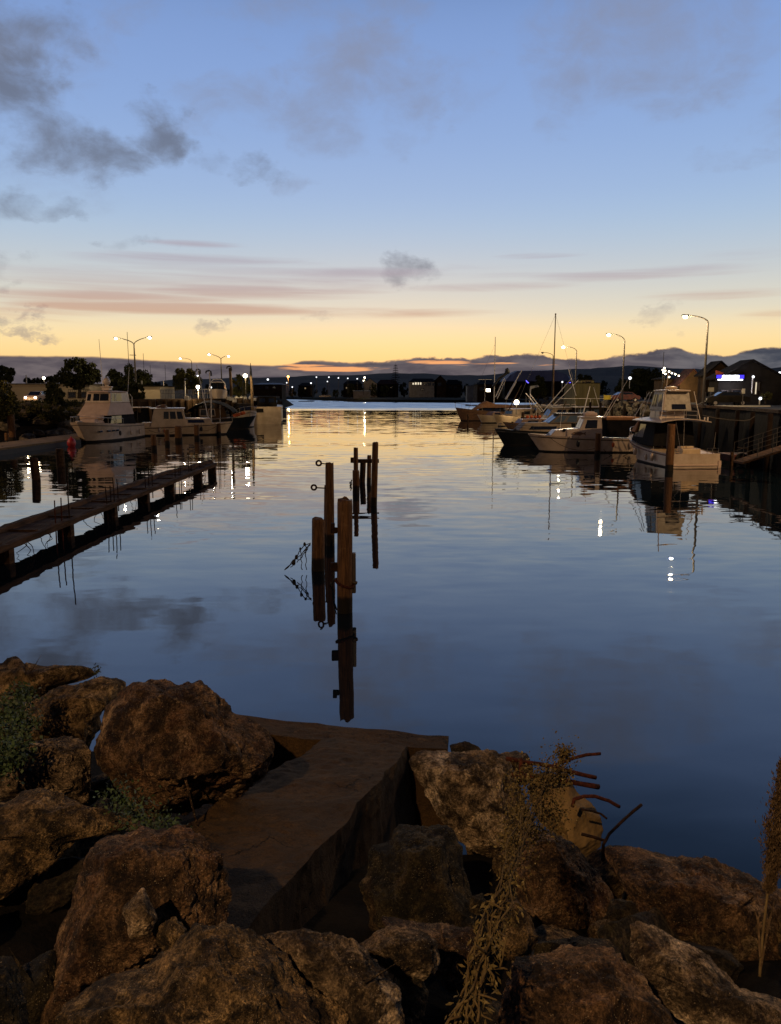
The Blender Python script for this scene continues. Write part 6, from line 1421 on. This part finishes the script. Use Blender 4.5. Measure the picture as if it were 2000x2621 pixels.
wpost(1694, 903, 1010, 110, 'thin dark pole rising left of the brown buildings', .05, 'darkmetal', 'distant_pole', 'pole', None)
# rusty hooked piles by the wharf
def hooked(px, top, base, t, label, r=.16, m='wood_wharf'):
    c = D(px, base, t); h = (base-top)/F*t; r_ = thing('hooked_pile', label, 'pile', c, 0, 'hooked steel piles by the left wharf')
    MB().tube([(0, 0, -1), (.1, 0, h*.5), (.0, 0, h)], r, 8).build('post', m, r_)
    mb = MB(); mb.tube([(.25, 0, h-.5), (.2, 0, h+.1), (-.1, 0, h+.25), (-.45, 0, h+.15), (-.5, 0, h-.15)], .12, 6); mb.build('hook', 'darkmetal', r_)
hooked(512, 950, 1010, 128, 'dark hooked pile, leftmost of three, behind the railing', .12, 'darkmetal')
hooked(541, 955, 1078, 108, 'pale leaning hooked pile rising from the bow of the cream launch', .08, 'alu')
hooked(592, 943, 1040, 124, 'rusty thick hooked pile left of the lit tree', .22)
# pale timber mast at the wharf end
c = D(645, 1035, 128); r_ = thing('timber_mast', 'thick pale timber mast with a dark pointed top at the wharf end', 'mast', c)
h = (1035-958)/F*128; MB().tube([(0, 0, -2), (.1, 0, h*.5), (-.05, 0, h)], .25, 10, .2).build('post', 'dock', r_)
MB().tube([(-.05, 0, h*.94), (0, 0, h*1.12), (-.05, 0, h*1.36)], .26, 8, .03).build('tip', 'darkmetal', r_)
# boat on the hard with radar arch
hb = thing('boat_on_hardstand', 'pale cabin boat with a curved radar arch standing on the left wharf', 'boat', (D(570, 1018, 126).x, 126*.985, 4.4), R(-80)); boat_hull(hb, 8, 2.9, 1.6, 1.2, .9, 'white', 'boot', 'trim'); hb.location.z = 4.2
cabin(hb, -2.4, 1.6, -2.0, .6, 2.5, 2.0, 1.3, 2.6, 'wall_dark', 'cabin', wins=[(.1, .45, .3, .85), (.5, .9, .3, .85)], front=[(.05, .46, .2, .9), (.54, .95, .2, .9)]); roof(hb, -2.4, .8, 2.2, 2.62)
MB().tube([(1.2, -1.35, 1.5), (.6, -1.1, 2.6), (.4, -.6, 3.1), (.4, .6, 3.1), (.6, 1.1, 2.6), (1.2, 1.35, 1.5)], .07, 6).build('radar_arch', 'alu', hb)
# small white clutter on the wharf end
rs = random.Random(6)
for k, (px, py, t) in enumerate([(586, 1024, 122), (593, 1026, 122), (604, 1024, 126), (607, 1025, 126), (619, 1024, 128), (627, 1023, 128), (642, 1022, 130), (651, 1026, 130), (601, 1030, 120)]):
    mb = MB(); mb.box((0, 0, .25), (.5+.3*rs.random(), .4, .45), rs.random()); mb.tube([(-.2, 0, .45), (-.1, 0, .62), (.15, 0, .62), (.2, 0, .45)], .03, 5); o = mb.build('fish_bin', 'sign_box', bevel=.05); o.location = D(px, py, t); tag(o, 'small white bin standing on the cluttered end of the left wharf', 'bin', 'white bins on the wharf end')
# riprap rocks on left bank, and right bank behind the boats
def riprap(name, n, place, seed, label, group, s0=.5, s1=1.2):
    import bmesh
    rs = random.Random(seed); base = []
    for q in range(4):
        bm = bmesh.new(); bmesh.ops.create_icosphere(bm, subdivisions=3, radius=1)
        for v in bm.verts:
            d = v.co.normalized(); v.co = d*(1+.35*noise.noise(d*1.5+Vector((q*7, 0, 0)))+.12*noise.noise(d*4+Vector((q*3, 5, 0)))); v.co.z *= .7
        me = bpy.data.meshes.new(name); bm.to_mesh(me); bm.free(); me.materials.append(M['rock_grey']); base.append(me)
    for k in range(n):
        o = bpy.data.objects.new(name, base[k % 4]); COL.objects.link(o); o.location = place(rs); s = rs.uniform(s0, s1); o.scale = (s*rs.uniform(.8, 1.4), s, s*rs.uniform(.7, 1)); o.rotation_euler = (rs.uniform(-.4, .4), rs.uniform(-.4, .4), rs.uniform(0, 6)); tag(o, label, 'rock', group)
def onbank(T_, C_, i0, i1, z):
    def f(rs):
        i = rs.randint(i0, i1-1); u = rs.random(); v = rs.random()**.8*.95; p = Vector(T_[i]).lerp(Vector(T_[i+1]), u); q = Vector(C_[i]).lerp(Vector(C_[i+1]), u); r = p.lerp(q, v); return (r.x, r.y, -.6+(z+.6)*v+.1)
    return f
riprap('bank_rock', 120, onbank(LT, LC, 0, 4, 3.9), 5, 'weathered rock in the riprap slope under the left bank', 'riprap rocks of the left bank')
riprap('shore_rock', 90, onbank(RT, RC, 6, 9, 3.9), 9, 'brown rock in the riprap slope behind the far right boats', 'riprap rocks of the right bank', .5, 1.3)
gr = MB(); rs = random.Random(77); f_ = onbank(LT, LC, 0, 4, 3.9)
for _ in range(2600):
    p = Vector(f_(rs)); 
    if p.z < 1.4 or rs.random() > (p.z-1)/3: continue
    for k in range(5):
        q = p+Vector((rs.gauss(0, .3), rs.gauss(0, .3), .2+rs.random()*.4)); s = .16; u = Vector((rs.uniform(-1, 1), rs.uniform(-1, 1), rs.uniform(-.3, 1))).normalized(); w = u.orthogonal().normalized(); gr.add([q-u*s, q+w*s*.5, q+u*s, q-w*s*.5], [(0, 1, 2, 3)])
o = gr.build('ground_cover', 'leaf_mid'); tag(o, 'low scrubby ground cover on the left bank', 'ground cover', None, 'stuff')
# ---------------------------------------------------------------- street lamps
def street_lamp(px, top, base, t, heads, label, glow='lamp_white', r=.09, power=0, col=(1, .8, .55), hs=.22, group='street lamps', lights=True, fixed_z=None, pole='pole_grey'):
    """heads: list of (px, py) lantern positions; a curved arm joins each to the pole top"""
    c = D(px, base, t); r_ = thing('street_lamp', label, 'street lamp', c, 0, group); c = Vector(c)
    tp = D(px, top, t)-c; tp.x = 0; tp.y = 0
    r0 = r
    arms = []
    MB().tube([(0, 0, -.3), (0, 0, tp.z*.5), (0, 0, tp.z)], r*1.35, 8, r*.8).build('pole', pole, r_)
    for hx, hy in heads:
        h = D(hx, hy, t)-c; h.y = 0; pts = []
        for i in range(11):
            u = i/10; x = h.x*(u**1.15 if len(heads) > 1 else 1-(1-u)**.75*(1) if False else u); k = math.sin(u*PI/2)
            pts.append((h.x*(1-math.cos(u*PI/2))**.9 if len(heads) == 1 else h.x*u**1.3, 0, tp.z+(h.z-tp.z)*(k if len(heads) == 1 else u**.6)))
        MB().tube(pts, r*.6, 6, r*.45).build('arm', pole, r_)
        mb = MB(); sg = 1 if h.x > 0 else -1; mb.hexa([(h.x-.12, -.12, h.z-.06), (h.x+.42*sg+.12, -.12, h.z-.04), (h.x+.42*sg+.12, .12, h.z-.04), (h.x-.12, .12, h.z-.06), (h.x-.08, -.08, h.z+.1), (h.x+.42*sg+.08, -.08, h.z+.1), (h.x+.42*sg+.08, .08, h.z+.1), (h.x-.08, .08, h.z+.1)]) if sg > 0 else mb.hexa([(h.x-.54, -.12, h.z-.04), (h.x+.12, -.12, h.z-.06), (h.x+.12, .12, h.z-.06), (h.x-.54, .12, h.z-.04), (h.x-.5, -.08, h.z+.1), (h.x+.08, -.08, h.z+.1), (h.x+.08, .08, h.z+.1), (h.x-.5, .08, h.z+.1)])
        mb.build('lantern', 'pole_grey', r_, bevel=.03)
        mb = MB(); mb.sphere((h.x+.2*sg, 0, h.z-.12), hs, 12, 8, 1.1, 1, .85); mb.build('bulb', glow, r_, smooth=True)
        if power: pl_(r_, (h.x+.2*sg, 0, h.z-.12-hs-.12), power, col, .12)
    return r_
WARM = (1, .74, .42); SOD = (1, .63, .31)
street_lamp(1800, 828, 1034, 70, [(1748, 811)], 'nearest street lamp on the right wharf with a curved arm, beside the gabled house', 'lamp_warm', .10, 3200, WARM, .19)
street_lamp(1592, 874, 1034, 98, [(1555, 857)], 'second street lamp on the right wharf, between the olive shed and the dark tree mass', 'lamp_warm', .10, 3200, WARM, .23)
street_lamp(1472, 900, 1022, 130, [(1441, 888)], 'third street lamp on the right, just right of the tallest mast', 'lamp_warm', .10, 3200, WARM, .26)
street_lamp(1413, 912, 1015, 175, [(1388, 903)], 'unlit street lamp arm peeking out left of the tallest mast', 'sign_box', .10)
street_lamp(350, 884, 1016, 112, [(309, 866), (387, 864)], 'tall double armed street lamp behind the white cruiser', 'lamp_white', .12, 900, WARM, .21)
_bb = MB().tube([(0, 0, 0), (-.95, 0, .02)], .05, 6).build('bracket', 'pole_grey'); _bb.location = D(349, 909, 112)
_b = _bb; _lp = [o for o in COL.objects if o.get('label', '').startswith('tall double armed')][0]
_b.location = Vector(_b.location)-Vector(_lp.location); _b.parent = _lp
street_lamp(569, 921, 1012, 150, [(542, 907), (586, 911)], 'smaller double armed street lamp behind the boat on the wharf', 'lamp_white', .11, 500, WARM, .2)
street_lamp(494, 925, 1010, 165, [(468, 917)], 'slim single armed street lamp behind the wharf railing', 'lamp_warm', .08, 500, WARM, .22)
def globe(px, py, base, t, label, glow='lamp_cool', s=.3, power=0, col=(1, .85, .65), group='small lamps along the shores', name='post_lamp', pole='alu'):
    c = D(px, base, t); r_ = thing(name, label, 'lamp', c, 0, group); h = (base-py)/F*t
    MB().tube([(0, .1, -.3), (0, .1, h-.1)], .06 if t < 250 else .11, 6).build('pole', pole if t < 250 else 'pole_grey', r_)
    mb = MB(); mb.sphere((0, 0, h), s, 10, 7); mb.build('bulb', glow, r_, smooth=True)
    mb = MB(); mb.box((0, .05, h+s+.04), (s*1.5, s*1.5, .06)); mb.build('hood', 'pole_grey', r_)
    if power: pl_(r_, (0, -.4-s, h-s), power, col, .2)
globe(630, 963, 1028, 126, 'brightest white floodlight beside the lit olive tree', 'lamp_white', .34, 700, WARM, pole='pole_grey')
globe(508, 991, 1015, 114, 'bright white lamp low behind the wharf railing', 'lamp_white', .26, 380, WARM)
globe(541, 992, 1014, 120, 'small white lamp on the wharf railing', 'lamp_cool', .16, 0)
globe(508, 963, 1005, 160, 'faint white lamp against the peaked dark tree', 'lamp_cool', .2)
globe(687, 972, 1010, 330, 'white lamp above the shed with the pale roof edge', 'lamp_cool', .42)
globe(114, 968, 990, 150, 'small bright lamp against the trees at the far left', 'lamp_white', .26)
globe(739, 965, 1013, 430, 'orange street lamp on the far shore, largest glow there', 'lamp_orange', .6, 7000, (1, .5, .15))
globe(735, 980, 1012, 432, 'small pair height white lamp just under the orange lamp', 'lamp_cool', .35)
globe(749, 991, 1012, 432, 'small white lamp low right of the orange lamp', 'lamp_cool', .35)
FL = [(811, 966, 'first'), (843, 966, 'second'), (867, 968, 'third'), (891, 969, 'fourth'), (915, 970, 'fifth')]
for px, py, o_ in FL: globe(px, py, 1010, 450, o_+' white lamp from the left in the row on the far shore road', 'lamp_cool', .36)
globe(934, 967, 1010, 440, 'bright white lamp above the pale gabled house, right end of the row', 'lamp_white', .42, 2500, WARM)
globe(931, 975, 1010, 436, 'smaller white lamp just under the right end lamp of the row', 'lamp_white', .28)
globe(839, 977, 1010, 440, 'white lamp hanging lower than the row, left of the row centre', 'lamp_cool', .32)
globe(797, 981, 1010, 436, 'low lamp with a wide head on the far shore path', 'lamp_cool', .42)
globe(1322, 1030, 1056, 120, 'bright white lamp low among the far right boats', 'lamp_white', .38, 350, WARM, pole='darkmetal')
globe(1612, 968, 990, 150, 'white lamp in front of the dark tree mass on the right', 'lamp_cool', .30)
globe(1992, 955, 1010, 110, 'small white lamp at the right edge over the roof', 'lamp_cool', .18)
globe(1926, 965, 1000, 84, 'small white spot lamp on the restaurant gable', 'lamp_cool', .14)
globe(1946, 1020, 1028, 80, 'low round white lamp beside the restaurant doorway', 'lamp_cool', .16)
globe(1439, 978, 1000, 190, 'tiny white lamp left of the blue tick', 'lamp_cool', .2)
# string of small lights above the brown building
sl = thing('festoon_lights', 'cluster and string of small round white lights over the brown building', 'string lights', D(1697, 975, 108)); s0 = Vector(sl.location)
pts = [(1697, 947), (1701, 942), (1703, 949), (1698, 953), (1704, 957), (1713, 951), (1720, 955), (1729, 958), (1738, 962), (1713, 965), (1760, 962), (1766, 960), (1771, 957), (1775, 958), (1762, 965)]
for px, py in pts: mb = MB(); mb.sphere(D(px, py, 108)-s0, .11, 8, 6); mb.build('bulb', 'lamp_white', sl, smooth=True)
MB().tube([D(px, py-1.5, 108)-s0 for px, py in [(1697, 945), (1705, 950), (1713, 949), (1729, 956), (1740, 961), (1760, 960), (1775, 956)]], .03, 5).build('wire', 'darkmetal', sl)
pl_(sl, (1.5, -3.5, -.5), 900, WARM, .3)  # added light ahead of the bulbs, brightens the brown walls
MB().tube([D(1701, 942, 108)-s0, D(1700, 980, 108)-s0], .05, 6).build('pole', 'pole_grey', sl)
MB().tube([D(1771, 945, 108)-s0, D(1771, 975, 108)-s0], .05, 6).build('pole', 'pole_grey', sl)
# street lamps outside the frame that light the near rocks and the boats from this side
def off_lamp(loc, arm, power, label, col=SOD):
    r_ = thing('street_lamp', label, 'street lamp', loc, 0, 'street lamps'); h = 9.6
    MB().tube([(0, 0, -.3), (0, 0, h*.5), (0, 0, h-.6)], .11, 8, .08).build('pole', 'pole_grey', r_)
    MB().tube([(0, 0, h-.6), (arm*.2, 0, h-.15), (arm*.6, 0, h), (arm, 0, h+.03)], .05, 6).build('arm', 'pole_grey', r_)
    mb = MB(); mb.box((arm, 0, h+.03), (.7, .26, .14)); mb.build('lantern', 'pole_grey', r_, bevel=.03)
    mb = MB(); mb.sphere((arm, 0, h-.1), .12, 10, 7); mb.build('bulb', 'lamp_warm', r_, smooth=True)
    pl_(r_, (arm, 0, h-.36), power, col, .1)
off_lamp((-6.5, -6.0, 3.35), 2.2, 6800, 'street lamp on the pavement behind the camera')
off_lamp((29, 40, 3.9), -1.6, 9500, 'street lamp on the right wharf beyond the right edge of the photo')
off_lamp((-54, 66, 3.9), 2.0, 11000, 'street lamp on the left bank beyond the left edge of the photo')

# ---------------------------------------------------------------- render settings
SC.render.engine = 'CYCLES'
SC.view_settings.view_transform = 'Standard'; SC.view_settings.look = 'None'; SC.view_settings.exposure = 0; SC.view_settings.gamma = 1
SC.cycles.max_bounces = 6; SC.cycles.sample_clamp_indirect = 3.0
